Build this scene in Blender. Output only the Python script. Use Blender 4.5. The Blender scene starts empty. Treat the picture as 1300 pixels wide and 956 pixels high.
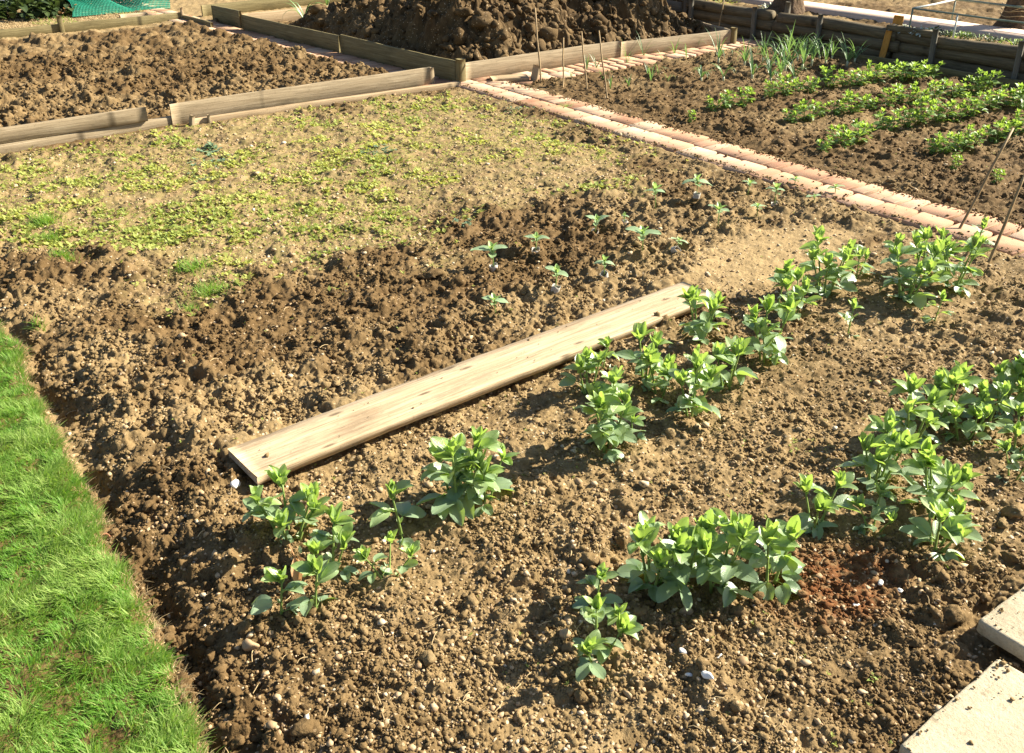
import bpy, math, random
import numpy as np
from mathutils import Matrix, Vector
rng = np.random.default_rng(7)
random.seed(11)
S = bpy.context.scene
COL = S.collection
TAU = 2 * math.pi

# ------------------------------------------------------------------ camera numbers
FPX, PCX, PCY = 1190.0, 650.0, 433.5
TH, YAW, EYE = math.radians(27.4), math.radians(37.5), 1.9
F = np.array((math.sin(YAW) * math.cos(TH), math.cos(YAW) * math.cos(TH), -math.sin(TH)))
R = np.array((math.cos(YAW), -math.sin(YAW), 0.0))
U = np.array((math.sin(YAW) * math.sin(TH), math.cos(YAW) * math.sin(TH), math.cos(TH)))

def P(px, py, z=0.0):
    d = F + (px - PCX) / FPX * R - (py - PCY) / FPX * U
    t = (z - EYE) / d[2]
    return d[0] * t, d[1] * t

def depth(x, y, z=0.0):
    return float(np.dot(np.array((x, y, z - EYE)), F))

# ------------------------------------------------------------------ noise
def _h(ix, iy, s):
    ix = ix.astype(np.int64).astype(np.uint32); iy = iy.astype(np.int64).astype(np.uint32)
    n = ix * np.uint32(374761393) + iy * np.uint32(668265263) + np.uint32((s * 2246822519) & 0xffffffff)
    n = (n ^ (n >> np.uint32(13))) * np.uint32(1274126177)
    n = n ^ (n >> np.uint32(16))
    n = n * np.uint32(2654435761)
    n = n ^ (n >> np.uint32(15))
    return (n & np.uint32(0xffffff)).astype(np.float32) / 16777216.0

def vnoise(x, y, s):
    ix = np.floor(x); iy = np.floor(y)
    fx = (x - ix).astype(np.float32); fy = (y - iy).astype(np.float32)
    fx = fx * fx * fx * (fx * (fx * 6 - 15) + 10); fy = fy * fy * fy * (fy * (fy * 6 - 15) + 10)
    a = _h(ix, iy, s); b = _h(ix + 1, iy, s); c = _h(ix, iy + 1, s); d = _h(ix + 1, iy + 1, s)
    return (a + (b - a) * fx) * (1 - fy) + (c + (d - c) * fx) * fy

def fbm(x, y, s, o=3):
    t = 0; a = 1; n = 0
    for i in range(o):
        t = t + a * vnoise(x * 2 ** i + 17.3 * i, y * 2 ** i - 9.1 * i, s + i); n += a; a *= .5
    return t / n

def domes(x, y, cell, s, dens=.7):
    """rounded lumps of soil: height field of random half-domes, about one per cell"""
    wx = vnoise(x / cell * 1.7, y / cell * 1.7, s + 60) - .5; wy = vnoise(x / cell * 1.7 + 31, y / cell * 1.7, s + 61) - .5
    w2 = vnoise(x / cell * 4.3, y / cell * 4.3, s + 62) - .5; w3 = vnoise(x / cell * 4.3 + 9, y / cell * 4.3, s + 63) - .5
    X = x / cell + .75 * wx + .34 * w2; Y = y / cell + .75 * wy + .34 * w3
    ix = np.floor(X); iy = np.floor(Y)
    out = np.zeros(np.shape(x), np.float32)
    for dx in (-1, 0, 1):
        for dy in (-1, 0, 1):
            cx = ix + dx; cy = iy + dy
            jx = _h(cx, cy, s); jy = _h(cx, cy, s + 1); rr = _h(cx, cy, s + 2)
            rad = .25 + .55 * rr
            asp = .6 + .8 * _h(cx, cy, s + 4)
            d2 = ((X - cx - jx) * asp) ** 2 + ((Y - cy - jy) / asp) ** 2
            hgt = np.sqrt(np.maximum(rad * rad - d2, 0)) * (_h(cx, cy, s + 3) < dens)
            out = np.maximum(out, hgt)
    return out * cell

def sstep(a, b, v):
    t = np.clip((v - a) / (b - a), 0, 1)
    return t * t * (3 - 2 * t)

def poly_sd(x, y, pts):
    """signed distance to a polygon, positive inside"""
    pts = np.array(pts, np.float32); n = len(pts)
    dm = np.full(np.shape(x), 1e9, np.float32); ins = np.zeros(np.shape(x), bool)
    for i in range(n):
        ax, ay = pts[i]; bx, by = pts[(i + 1) % n]
        ex, ey = bx - ax, by - ay
        t = np.clip(((x - ax) * ex + (y - ay) * ey) / (ex * ex + ey * ey + 1e-9), 0, 1)
        dm = np.minimum(dm, (x - ax - t * ex) ** 2 + (y - ay - t * ey) ** 2)
        c = ((ay > y) != (by > y)) & (x < (bx - ax) * (y - ay) / (by - ay + 1e-12) + ax)
        ins ^= c
    d = np.sqrt(dm)
    return np.where(ins, d, -d)

# ------------------------------------------------------------------ zones (metres; x runs along the plank, y along the brick path)
WEED = [(0.80, 7.3), (2.3, 7.42), (4.86, 7.1), (4.92, 5.85), (4.86, 4.45), (4.1, 4.2), (3.6, 4.35), (3.1, 4.18), (2.55, 4.0),
        (2.0, 4.08), (1.6, 4.12), (1.2, 4.1), (1.05, 4.7), (0.85, 5.15), (0.55, 5.8), (0.5, 7.2)]
TROD = [(3.33, 2.87), (3.63, 3.05), (4.0, 3.12), (4.54, 3.03), (4.74, 2.76), (4.12, 2.62), (3.75, 2.6), (3.38, 2.62)]
LX = [1.0, 1.67, 1.92, 2.06, 2.21, 2.37, 2.51, 2.64, 2.88, 3.06, 3.22, 3.44, 3.70, 3.87, 4.13, 4.31, 9.0]
LE = [.33, .345, .373, .388, .394, .40, .386, .40, .42, .405, .43, .42, .455, .446, .49, .452, .46]

def lawn_edge(y):
    return np.interp(y, LX, LE) + .02 * (vnoise(y * 9, y * 0 + 3.3, 5) - .5) + .02 * (vnoise(y * 27, y * 0, 6) - .5)

def zones(x, y):
    w = .30 * (fbm(x * 1.7, y * 1.7, 40, 3) - .5) * 2
    z = {}
    z['weed'] = sstep(-.25, .32, poly_sd(x, y, WEED) + 1.5 * w + .25 * (fbm(x * 7, y * 7, 43, 2) - .5))
    z['trod'] = sstep(-.12, .12, poly_sd(x, y, TROD) + w * .35)
    z['lawn'] = sstep(.012, -.012, x - lawn_edge(y)) * (y < 7.2)
    z['far'] = np.clip(sstep(12.5, 12.62, y), 0, 1)
    z['lbed'] = (y > 7.44) & (y < 12.0) & (x < 4.62 - (y - 7.4) * .085)
    z['ter'] = sstep(9.22, 9.27, x)
    z['rbed'] = (x > 5.4) & (x < 8.98) & (y < 6.9)
    z['gravel'] = (x >= 8.98) & (x < 9.23)
    z['board'] = sstep(.16, .05, np.abs(y - 7.45)) * (x < 5.0)
    px_, py_ = x - 2.08, y - (2.80 + .025 * (x - 2.08)); z['plank'] = sstep(.165, .115, np.abs(py_)) * sstep(1.30, 1.22, np.abs(px_))
    z['beans'] = (y < 2.6) & (x > .5) & (x < 4.9)
    return z

def dust(x, y):
    return sstep(.40, .60, .5 * fbm(x * 2.6, y * 2.6, 201, 3) + .5 * fbm(x * 9, y * 9, 207, 2))

def H(x, y, detail=True):
    x = np.asarray(x, np.float32); y = np.asarray(y, np.float32)
    z = zones(x, y)
    rough = np.ones(np.shape(x), np.float32)
    rough = np.where(z['beans'], .40 + .45 * sstep(.50, .68, fbm(x * 1.3, y * 1.3, 61, 2)) + .35 * sstep(.9, .5, x), rough)
    rough = np.where(z['rbed'], .85, rough)
    rough = np.where(z['lbed'], 1.35, rough)
    rough = rough * (1 - .52 * z['weed']) * (1 - .88 * z['trod'])
    rough = rough * (1 - .75 * z['lawn']) * (1 - .35 * z['ter'])
    rough = np.where(z['gravel'], .3, rough)
    rough = rough * (1 - .6 * z['far'])
    strip = sstep(11.9, 12.0, y) * (1 - z['far']) * (x < 4.6)
    rough = rough * (1 - .5 * strip)
    rough = rough * (1 - .8 * z['board'])
    h = .035 * (fbm(x * 2.2, y * 2.2, 10, 3) - .5) * (.4 + .6 * rough)
    h = h + .048 * rough * (fbm(x * 7, y * 7, 14, 3) - .5)
    h = h + .030 * (.25 + .75 * rough) * (fbm(x * 21, y * 21, 17, 3) - .5)
    r2 = np.maximum(rough, .12)
    pch = .3 + .7 * dust(x, y)
    lump = domes(x, y, .13, 20, .35) * .36 * rough
    lump = lump + domes(x + .03, y, .062, 30, .42) * .34 * rough
    lump = lump + domes(x, y + .01, .030, 36, .5) * .34 * r2
    if detail:
        lump = lump + domes(x, y, .0135, 47, .8) * .55 * np.maximum(rough, .35) * pch
        lump = lump + .007 * (fbm(x * 90, y * 90, 52, 3) - .5) + .012 * np.maximum(rough, .25) * (fbm(x * 48, y * 48, 56, 2) - .5)
    h = h + lump
    h = h * (1 - z['plank']) + np.minimum(h, .03 + .35 * (h - .03)) * z['plank']
    # trench between lawn and soil, lawn stands a little proud
    e = x - lawn_edge(y)
    tn = fbm(y * 3.1, y * 0 + 1.5, 83, 2); h = h - (.012 + .06 * sstep(.35, .68, tn)) * np.exp(-((e - .035 - .03 * tn) / (.025 + .04 * tn)) ** 2) * (y < 7.2)
    h = h + .03 * z['lawn'] + .02 * sstep(.10, .28, e) * sstep(.8, .4, e) * (y < 4.6)
    h = h + .06 * sstep(7.50, 7.60, y) * z['lbed']
    h = np.where(z['rbed'], h + .01, h)
    h = h + .27 * z['ter']
    nb = sstep(.22, .02, np.minimum(np.abs(x - 4.92), np.abs(x - 5.42))) * (y < 7.3)
    h = h * (1 - .55 * nb) + .013 * nb
    # brick paths are sunk into flat ground
    pm = path_mask(x, y)
    h = h * (1 - pm) + (.002 + .006 * vnoise(x * 40, y * 40, 3)) * pm
    h = h + (x > 10.25) * (.05 * (fbm(x * 4.5, y * 4.5, 33, 3) - .5) + .06 * domes(x, y, .16, 44, .7))
    return h

def path_mask(x, y):
    xo = np.interp(y, [7.4, 11.3, 17.0], [0, -.37, -.75])
    a = sstep(4.90, 4.93, x) * sstep(5.435, 5.405, x) * (y < 7.35)
    b = sstep(4.61 + xo, 4.64 + xo, x) * sstep(5.04 + xo, 5.01 + xo, x) * (y >= 7.30) * (y < 17)
    c = sstep(6.90, 6.93, y) * sstep(7.37, 7.35, y) * (x > 5.1) * (x < 9.0)
    return np.clip(np.maximum(np.maximum(a, b), c), 0, 1)

def h1(x, y):
    return float(H(np.array([x]), np.array([y]))[0])

def G(px, py):
    """ground point seen at a pixel of the photograph, on the real relief"""
    z = 0.0
    for _ in range(3):
        x, y = P(px, py, z)
        z = .5 * z + .5 * float(H(np.array([x]), np.array([y]), False)[0]) if _ else float(H(np.array([x]), np.array([y]), False)[0])
    return x, y, h1(x, y)

# ------------------------------------------------------------------ mesh building
class MB:
    def __init__(s): s.v = []; s.f = {}; s.n = 0; s.a = []; s.uv = {}; s.hasuv = False
    def add(s, v, faces, a=0.0, uv=None):
        """faces: array (m,k) or list of arrays; a: one float per vertex"""
        v = np.asarray(v, np.float32).reshape(-1, 3)
        if isinstance(faces, np.ndarray): faces = [faces]
        for fa in faces:
            fa = np.asarray(fa, np.int64)
            if fa.size == 0: continue
            s.f.setdefault(fa.shape[1], []).append(fa + s.n)
            s.uv.setdefault(fa.shape[1], []).append(np.asarray(uv, np.float32)[fa].reshape(-1, 2) if uv is not None else fa.size)
            s.hasuv = s.hasuv or uv is not None
        s.v.append(v); s.a.append(np.broadcast_to(np.asarray(a, np.float32), (len(v),)).copy()); s.n += len(v)
        return s
    def build(s, name, mat, parent=None, smooth=False, loc=None):
        me = bpy.data.meshes.new(name)
        V = np.concatenate(s.v); A = np.concatenate(s.a)
        ls = []; tot = []; uvs = []
        for k, l in s.f.items():
            fa = np.concatenate(l); ls.append(fa.ravel()); tot.append(np.full(len(fa), k))
            if s.hasuv: uvs.append(np.concatenate([np.zeros((q, 2), np.float32) if isinstance(q, int) else q for q in s.uv[k]]))
        L = np.concatenate(ls).astype(np.int32); T = np.concatenate(tot).astype(np.int32)
        st = np.concatenate(([0], np.cumsum(T)[:-1])).astype(np.int32)
        me.vertices.add(len(V)); me.vertices.foreach_set('co', V.ravel())
        me.loops.add(len(L)); me.loops.foreach_set('vertex_index', L)
        me.polygons.add(len(T)); me.polygons.foreach_set('loop_start', st); me.polygons.foreach_set('loop_total', T)
        if smooth: me.polygons.foreach_set('use_smooth', np.ones(len(T), bool))
        at = me.attributes.new('tint', 'FLOAT', 'POINT'); at.data.foreach_set('value', A)
        if s.hasuv:
            ul = me.uv_layers.new(name='UVMap'); ul.data.foreach_set('uv', np.concatenate(uvs).ravel())
        me.update(); me.validate(verbose=False)
        if mat: me.materials.append(mat)
        o = bpy.data.objects.new(name, me); COL.objects.link(o)
        if parent: o.parent = parent
        if loc is not None: o.location = loc
        return o

def tag(o, label=None, cat=None, group=None, kind=None):
    if label: o['label'] = label
    if cat: o['category'] = cat
    if group: o['group'] = group
    if kind: o['kind'] = kind
    return o

def empty(name, loc, rz=0, label=None, cat=None, group=None):
    o = bpy.data.objects.new(name, None); COL.objects.link(o)
    o.location = loc; o.rotation_euler = (0, 0, rz); o.empty_display_size = .05
    return tag(o, label, cat, group)

def copy_tree(o, parent=None):
    c = o.copy(); COL.objects.link(c)
    if parent: c.parent = parent
    for ch in list(o.children): copy_tree(ch, c)
    return c

def box_mb(x0, x1, y0, y1, z0, z1, n=24, wob=.003, seed=0, bev=.004, m=None, chip=0.0):
    """a sawn board along x: cross-section with eased corners swept in n steps, slightly uneven"""
    m = m or MB()
    r = np.random.default_rng(seed)
    xs = np.linspace(x0, x1, n + 1)
    b = bev
    cs = np.array([(y0 + b, z0), (y1 - b, z0), (y1, z0 + b), (y1, z1 - b), (y1 - b, z1), (y0 + b, z1), (y0, z1 - b), (y0, z0 + b)])
    cy, cz = (y0 + y1) / 2, (z0 + z1) / 2
    k = len(cs); V = []
    ph = r.random(8) * TAU
    for i, x in enumerate(xs):
        t = i / n
        dy = wob * (math.sin(t * 5 + ph[0]) + .5 * math.sin(t * 13 + ph[1])); dz = wob * (math.sin(t * 4 + ph[2]) + .4 * math.sin(t * 17 + ph[3]))
        j = r.normal(0, wob * .12, (k, 2)) if wob else np.zeros((k, 2))
        sc = 1.0
        if chip and r.random() < .25: j[:, 0] += r.normal(0, chip, 1)
        end = .002 if i in (0, n) else 0
        for q in range(k):
            yy = cs[q, 0] + dy + j[q, 0]; zz = cs[q, 1] + dz + j[q, 1]
            yy += (cy - yy) * (end / max(.01, abs(y1 - y0)) * 2); zz += (cz - zz) * (end / max(.01, abs(z1 - z0)) * 2)
            V.append((x, yy, zz))
    fa = []
    for i in range(n):
        for q in range(k):
            a = i * k + q; c = i * k + (q + 1) % k
            fa.append((a, a + k, c + k, c))
    m.add(V, [np.array(fa), np.array([[k - 1 - q for q in range(k)][::-1][::-1]]), np.array([[n * k + q for q in range(k)]])])
    return m

def tube_mb(pts, rad, k=8, m=None, a=0.0, cap=True):
    m = m or MB(); pts = np.array(pts, float); n = len(pts)
    rad = np.broadcast_to(rad, (n,))
    V = []
    for i in range(n):
        d = pts[min(i + 1, n - 1)] - pts[max(i - 1, 0)]; d = d / (np.linalg.norm(d) + 1e-9)
        u = np.cross(d, (0, 0, 1)) if abs(d[2]) < .9 else np.cross(d, (1, 0, 0)); u /= np.linalg.norm(u); w = np.cross(u, d)
        for q in range(k):
            t = q / k * TAU; V.append(pts[i] + rad[i] * (math.cos(t) * u + math.sin(t) * w))
    fa = [(i * k + q, i * k + (q + 1) % k, (i + 1) * k + (q + 1) % k, (i + 1) * k + q) for i in range(n - 1) for q in range(k)]
    fs = [np.array(fa)]
    if cap: fs += [np.array([list(range(k))[::-1]]), np.array([[(n - 1) * k + q for q in range(k)]])]
    m.add(V, fs, a); return m

# ------------------------------------------------------------------ materials
def nt(name):
    m = bpy.data.materials.new(name); m.use_nodes = True; t = m.node_tree; t.nodes.clear()
    return m, t
class N:
    def __init__(s, t): s.t = t
    def new(s, ty, **k):
        n = s.t.nodes.new(ty)
        for a, b in k.items(): setattr(n, a, b)
        return n
    def link(s, a, b): s.t.links.new(a, b)
    def coord(s, scale=(1, 1, 1), kind='Object'):
        c = s.new('ShaderNodeTexCoord'); mp = s.new('ShaderNodeMapping'); mp.inputs['Scale'].default_value = scale
        s.link(c.outputs[kind], mp.inputs['Vector']); return mp.outputs[0]
    def noise(s, v, sc, det=4, rough=.6, dist=0):
        n = s.new('ShaderNodeTexNoise'); n.inputs['Scale'].default_value = sc; n.inputs['Detail'].default_value = det
        n.inputs['Roughness'].default_value = rough; n.inputs['Distortion'].default_value = dist
        if v is not None: s.link(v, n.inputs['Vector'])
        return n.outputs['Fac']
    def vor(s, v, sc, out='Distance', rnd=1):
        n = s.new('ShaderNodeTexVoronoi'); n.inputs['Scale'].default_value = sc; n.inputs['Randomness'].default_value = rnd
        s.link(v, n.inputs['Vector']); return n.outputs[out]
    def ramp(s, f, stops):
        n = s.new('ShaderNodeValToRGB'); e = n.color_ramp.elements
        while len(e) > len(stops): e.remove(e[-1])
        while len(e) < len(stops): e.new(.5)
        for q, (p, c) in zip(e, stops):
            q.position = p; q.color = (*c, 1) if len(c) == 3 else c
        s.link(f, n.inputs[0]); return n.outputs[0]
    def rng(s, f, a, b, c=0.0, d=1.0):
        n = s.new('ShaderNodeMapRange'); n.inputs[1].default_value = a; n.inputs[2].default_value = b
        n.inputs[3].default_value = c; n.inputs[4].default_value = d; s.link(f, n.inputs[0]); return n.outputs[0]
    def mix(s, f, a, b, mode='MIX'):
        n = s.new('ShaderNodeMix', data_type='RGBA', blend_type=mode)
        for i, v in ((0, f), (6, a), (7, b)):
            if hasattr(v, 'links') or hasattr(v, 'is_linked'): s.link(v, n.inputs[i])
            else: n.inputs[i].default_value = (*v, 1) if isinstance(v, tuple) and len(v) == 3 else v
        return n.outputs[2]
    def math(s, op, a, b=0.0):
        n = s.new('ShaderNodeMath', operation=op)
        for i, v in ((0, a), (1, b)):
            if hasattr(v, 'is_linked'): s.link(v, n.inputs[i])
            else: n.inputs[i].default_value = v
        return n.outputs[0]
    def attr(s, name, out='Fac'):
        n = s.new('ShaderNodeAttribute'); n.attribute_name = name; return n.outputs[out]
    def bump(s, h, st=.5, d=.01, nrm=None):
        n = s.new('ShaderNodeBump'); n.inputs['Strength'].default_value = st; n.inputs['Distance'].default_value = d
        s.link(h, n.inputs['Height'])
        if nrm is not None: s.link(nrm, n.inputs['Normal'])
        return n.outputs[0]
    def out(s, col, rough=.8, nrm=None, spec=.3, extra=None):
        p = s.new('ShaderNodeBsdfPrincipled'); o = s.new('ShaderNodeOutputMaterial')
        if hasattr(col, 'is_linked'): s.link(col, p.inputs['Base Color'])
        else: p.inputs['Base Color'].default_value = (*col, 1)
        if hasattr(rough, 'is_linked'): s.link(rough, p.inputs['Roughness'])
        else: p.inputs['Roughness'].default_value = rough
        p.inputs['Specular IOR Level'].default_value = spec
        if nrm is not None: s.link(nrm, p.inputs['Normal'])
        s.link(p.outputs[0], o.inputs[0]); return p, o

def soil_mat(name='soil', dark=False, zone=True):
    m, t = nt(name); n = N(t); v = n.coord()
    big = n.noise(v, 1.3, 3); mid = n.noise(v, 14, 4, .65); fine = n.noise(v, 160, 4, .7)
    c = n.ramp(mid, [(.3, (.155, .104, .046)), (.52, (.265, .188, .092)), (.75, (.37, .275, .148))])
    if dark: c = n.ramp(mid, [(.3, (.035, .021, .009)), (.52, (.078, .048, .021)), (.78, (.165, .11, .054))])
    c = n.mix(n.rng(fine, .35, .7), n.mix(.5, c, (.10, .062, .028)), c)
    c = n.mix(n.rng(big, .35, .65, 0, .35), c, n.mix(.5, c, (.33, .235, .12)))
    pt = n.noise(v, 5.5, 6, .75); c = n.mix(n.rng(pt, .36, .52, .30, 0), c, n.mix(1.0, c, (.42, .38, .34), 'MULTIPLY'))
    # gritty specks and small stones in the soil
    vc = n.vor(v, 95, 'Color'); vd = n.vor(v, 95, 'Distance')
    sp = n.new('ShaderNodeSeparateColor'); n.link(vc, sp.inputs[0])
    isst = n.math('MULTIPLY', n.math('GREATER_THAN', sp.outputs[0], .94 if dark else .91), n.math('LESS_THAN', vd, .42))
    stc = n.ramp(sp.outputs[1], [(0, (.30, .20, .11)), (.5, (.42, .31, .18)), (1, (.55, .45, .32))])
    c = n.mix(isst, c, stc)
    if zone:
        zc = n.new('ShaderNodeAttribute'); zc.attribute_name = 'zone'; zs = n.new('ShaderNodeSeparateColor'); n.link(zc.outputs['Color'], zs.inputs[0])
        c = n.mix(n.math('MULTIPLY', zs.outputs[0], .75), c, n.mix(.6, c, (.40, .29, .15)))          # dry, trodden
        c = n.mix(n.math('MULTIPLY', n.attr('damp'), .85), c, n.mix(1.0, c, (.46, .40, .34), 'MULTIPLY'))
        gm = n.math('MULTIPLY', zs.outputs[1], n.rng(n.noise(v, 9, 4, .6), .42, .62))
        c = n.mix(n.math('MULTIPLY', gm, .35), c, (.16, .17, .045))                                    # thin moss and green film
        rm = n.math('MULTIPLY', zs.outputs[2], n.rng(n.noise(v, 40, 4, .7), .30, .55))
        c = n.mix(n.math('MULTIPLY', rm, .85), c, (.135, .046, .014))                                  # rusty patch
    b = n.bump(fine, .5, .004); b = n.bump(n.noise(v, 60, 3, .7), .45, .01, b)
    n.out(c, .92, b, .12); return m

def wood_mat(name, c0, c1, c2, grain=1.0, stain=.4, knots=True):
    m, t = nt(name); n = N(t); v = n.coord((1.6 * grain, 48, 48))
    w = n.noise(v, 1.6, 6, .62, .5); f2 = n.noise(n.coord((5, 150, 150)), 1.5, 3, .6)
    c = n.ramp(w, [(.28, c0), (.5, c1), (.74, c2)])
    c = n.mix(n.rng(f2, .35, .65, 0, .55), c, n.mix(.55, c, c0))
    st = n.noise(n.coord((3, 9, 9)), 1.1, 5, .65)
    c = n.mix(n.rng(st, .52, .75, 0, stain), c, tuple(x * .45 for x in c0))
    ck = n.noise(n.coord((.9, 70, 70)), 1.0, 3, .55, .3); ckm = n.rng(n.math('ABSOLUTE', n.math('SUBTRACT', ck, .62)), .0, .012, 1, 0)
    c = n.mix(n.math('MULTIPLY', ckm, .7), c, tuple(x * .25 for x in c0))
    if knots:
        vn = n.new('ShaderNodeTexVoronoi', voronoi_dimensions='2D'); vn.inputs['Scale'].default_value = 1.0; n.link(n.coord((2.1, 8, 8)), vn.inputs['Vector']); kv = vn.outputs['Distance']
        kn = n.rng(kv, .03, .085, 1, 0)
        c = n.mix(n.math('MULTIPLY', kn, .8), c, tuple(x * .32 for x in c0))
    dt = n.noise(n.coord((1, 1, 1)), 55, 4, .7); c = n.mix(n.rng(dt, .60, .72, 0, .55), c, tuple(x * .55 for x in c0))
    b = n.bump(f2, .5, .004); b = n.bump(w, .4, .004, b)
    n.out(c, .78, b, .2); return m

def leaf_mat(name, old, young, trans, tw=.38, gloss=.42, spec=.45):
    m, t = nt(name); n = N(t)
    a = n.attr('tint'); v = n.coord()
    c = n.mix(a, old, young)
    c = n.mix(n.rng(n.noise(v, 45, 3), .35, .7, 0, .35), c, n.mix(.5, c, tuple(x * .5 for x in old)))
    uv = n.new('ShaderNodeUVMap'); sx = n.new('ShaderNodeSeparateXYZ'); n.link(uv.outputs[0], sx.inputs[0])
    c = n.mix(n.rng(n.noise(v, 70, 3, .6), .66, .74, 0, .6), c, (.22, .17, .06))
    du = n.math('ABSOLUTE', n.math('SUBTRACT', sx.outputs[0], .5))
    mid = n.rng(du, .0, .05, 1, 0)
    c = n.mix(n.math('MULTIPLY', mid, .5), c, n.mix(.5, c, (.30, .38, .16)))
    ang = n.math('SUBTRACT', n.math('MULTIPLY', sx.outputs[1], 9.0), n.math('MULTIPLY', du, 9.0))
    vein = n.math('ABSOLUTE', n.math('SUBTRACT', n.math('FRACT', ang), .5))
    hb = n.math('ADD', n.math('MULTIPLY', n.rng(vein, 0, .12, 0, 1), .5), n.math('MULTIPLY', n.rng(du, 0, .06, 0, 1), 1.0))
    b = n.bump(hb, .35, .0015); b = n.bump(n.noise(v, 120, 2), .2, .002, b)
    p = n.new('ShaderNodeBsdfPrincipled'); n.link(c, p.inputs['Base Color']); p.inputs['Roughness'].default_value = gloss
    p.inputs['Specular IOR Level'].default_value = spec; n.link(b, p.inputs['Normal'])
    tr = n.new('ShaderNodeBsdfTranslucent'); tc = n.mix(a, trans, tuple(min(1, x * 1.25) for x in trans)); n.link(tc, tr.inputs[0])
    mx = n.new('ShaderNodeMixShader'); mx.inputs[0].default_value = tw
    n.link(p.outputs[0], mx.inputs[1]); n.link(tr.outputs[0], mx.inputs[2])
    o = n.new('ShaderNodeOutputMaterial'); n.link(mx.outputs[0], o.inputs[0]); return m

def plain_mat(name, c0, c1, sc=30, rough=.8, bump=.3, bd=.004, attr=False, spec=.3, bsc=80):
    m, t = nt(name); n = N(t); v = n.coord()
    c = n.ramp(n.noise(v, sc, 5, .65), [(.3, c0), (.7, c1)])
    if attr:
        a = n.attr('tint'); c = n.mix(a, c, n.ramp(a, [(0, c0), (1, c1)]))
    b = n.bump(n.noise(v, bsc, 4, .7), bump, bd)
    n.out(c, rough, b, spec); return m

M = {}
M['soil'] = soil_mat('soil')
M['heap'] = soil_mat('heap_soil', dark=True, zone=False)
M['crumb'] = soil_mat('crumb_soil', zone=False)
M['plank'] = wood_mat('bare_plank', (.29, .205, .12), (.48, .365, .235), (.62, .505, .355), 1.0, .6)
M['board'] = wood_mat('grey_board', (.18, .135, .08), (.32, .25, .16), (.46, .375, .26), 1.0, .45)
M['oboard'] = wood_mat('olive_board', (.10, .08, .035), (.185, .15, .07), (.28, .235, .12), 1.0, .5)
M['fence'] = wood_mat('fence_board', (.09, .08, .062), (.16, .145, .115), (.24, .22, .18), 1.0, .5)
M['log'] = wood_mat('log', (.075, .058, .034), (.14, .108, .062), (.22, .175, .11), 1.0, .6)
M['paleboard'] = wood_mat('pale_board', (.26, .18, .10), (.38, .28, .17), (.48, .38, .25), 1.0, .3)
M['orange'] = wood_mat('orange_board', (.36, .16, .03), (.50, .24, .05), (.58, .30, .08), 1.0, .15)
M['cane'] = plain_mat('cane', (.20, .125, .05), (.36, .25, .12), 25, .6)
M['leaf'] = leaf_mat('bean_leaf', (.25, .355, .215), (.30, .42, .11), (.42, .60, .09), .36, .36, .8)
M['farleaf'] = leaf_mat('far_bean_leaf', (.12, .22, .06), (.24, .38, .05), (.42, .60, .08), .36, .42, .45)
M['seedleaf'] = leaf_mat('seedling_leaf', (.30, .42, .26), (.32, .46, .14), (.42, .6, .15), .30, .38, .5)
M['stem'] = plain_mat('bean_stem', (.14, .22, .05), (.24, .32, .09), 40, .5)
M['leek'] = leaf_mat('leek_leaf', (.13, .24, .12), (.22, .35, .12), (.24, .40, .09), .30, .38, .5)
M['shank'] = plain_mat('leek_shank', (.45, .48, .30), (.6, .6, .42), 40, .5)
M['weed'] = leaf_mat('weed_leaf', (.25, .32, .07), (.44, .46, .13), (.54, .56, .10), .35, .6, .25)
M['thistle'] = leaf_mat('blue_weed_leaf', (.14, .22, .14), (.22, .31, .18), (.2, .32, .1), .25, .5, .4)
M['grass'] = leaf_mat('grass_blade', (.115, .26, .025), (.34, .43, .12), (.36, .58, .05), .38, .45, .35)
M['turf'] = plain_mat('turf_soil', (.05, .055, .018), (.10, .10, .035), 60)
M['brick'] = None
M['slab'] = plain_mat('concrete_slab', (.30, .25, .165), (.45, .39, .28), 14, .9, .8, .006, bsc=90)
M['tube'] = plain_mat('paper_tube', (.34, .30, .26), (.52, .50, .46), 60, .9)
M['white'] = plain_mat('white_shell', (.70, .68, .64), (.85, .84, .80), 60, .5)
M['dirtyslab'] = None
M['straw'] = plain_mat('straw', (.34, .24, .12), (.52, .40, .22), 30, .8)
M['dead'] = leaf_mat('dead_leaf', (.62, .36, .18), (.72, .50, .30), (.6, .32, .12), .3, .7, .2)
M['bark'] = plain_mat('bark', (.07, .042, .022), (.19, .125, .075), 22, .95, 1.0, .03, bsc=30)
M['pipe'] = plain_mat('pipe', (.13, .17, .13), (.22, .26, .20), 20, .5)
M['palepipe'] = plain_mat('pale_pipe', (.5, .52, .46), (.62, .64, .58), 20, .45)
M['net'] = plain_mat('green_net', (.01, .16, .10), (.02, .26, .17), 20, .5)
M['darkleaf'] = leaf_mat('dark_leaf', (.035, .06, .025), (.09, .13, .04), (.09, .14, .03), .2, .5, .35)
M['cloth'] = plain_mat('pale_cloth', (.42, .48, .56), (.55, .6, .66), 10, .8)
M['silver'] = leaf_mat('silver_leaf', (.50, .55, .46), (.62, .66, .56), (.4, .48, .32), .2, .6, .3)
M['clay'] = plain_mat('clay', (.24, .09, .045), (.36, .16, .09), 30, .8)

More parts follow.
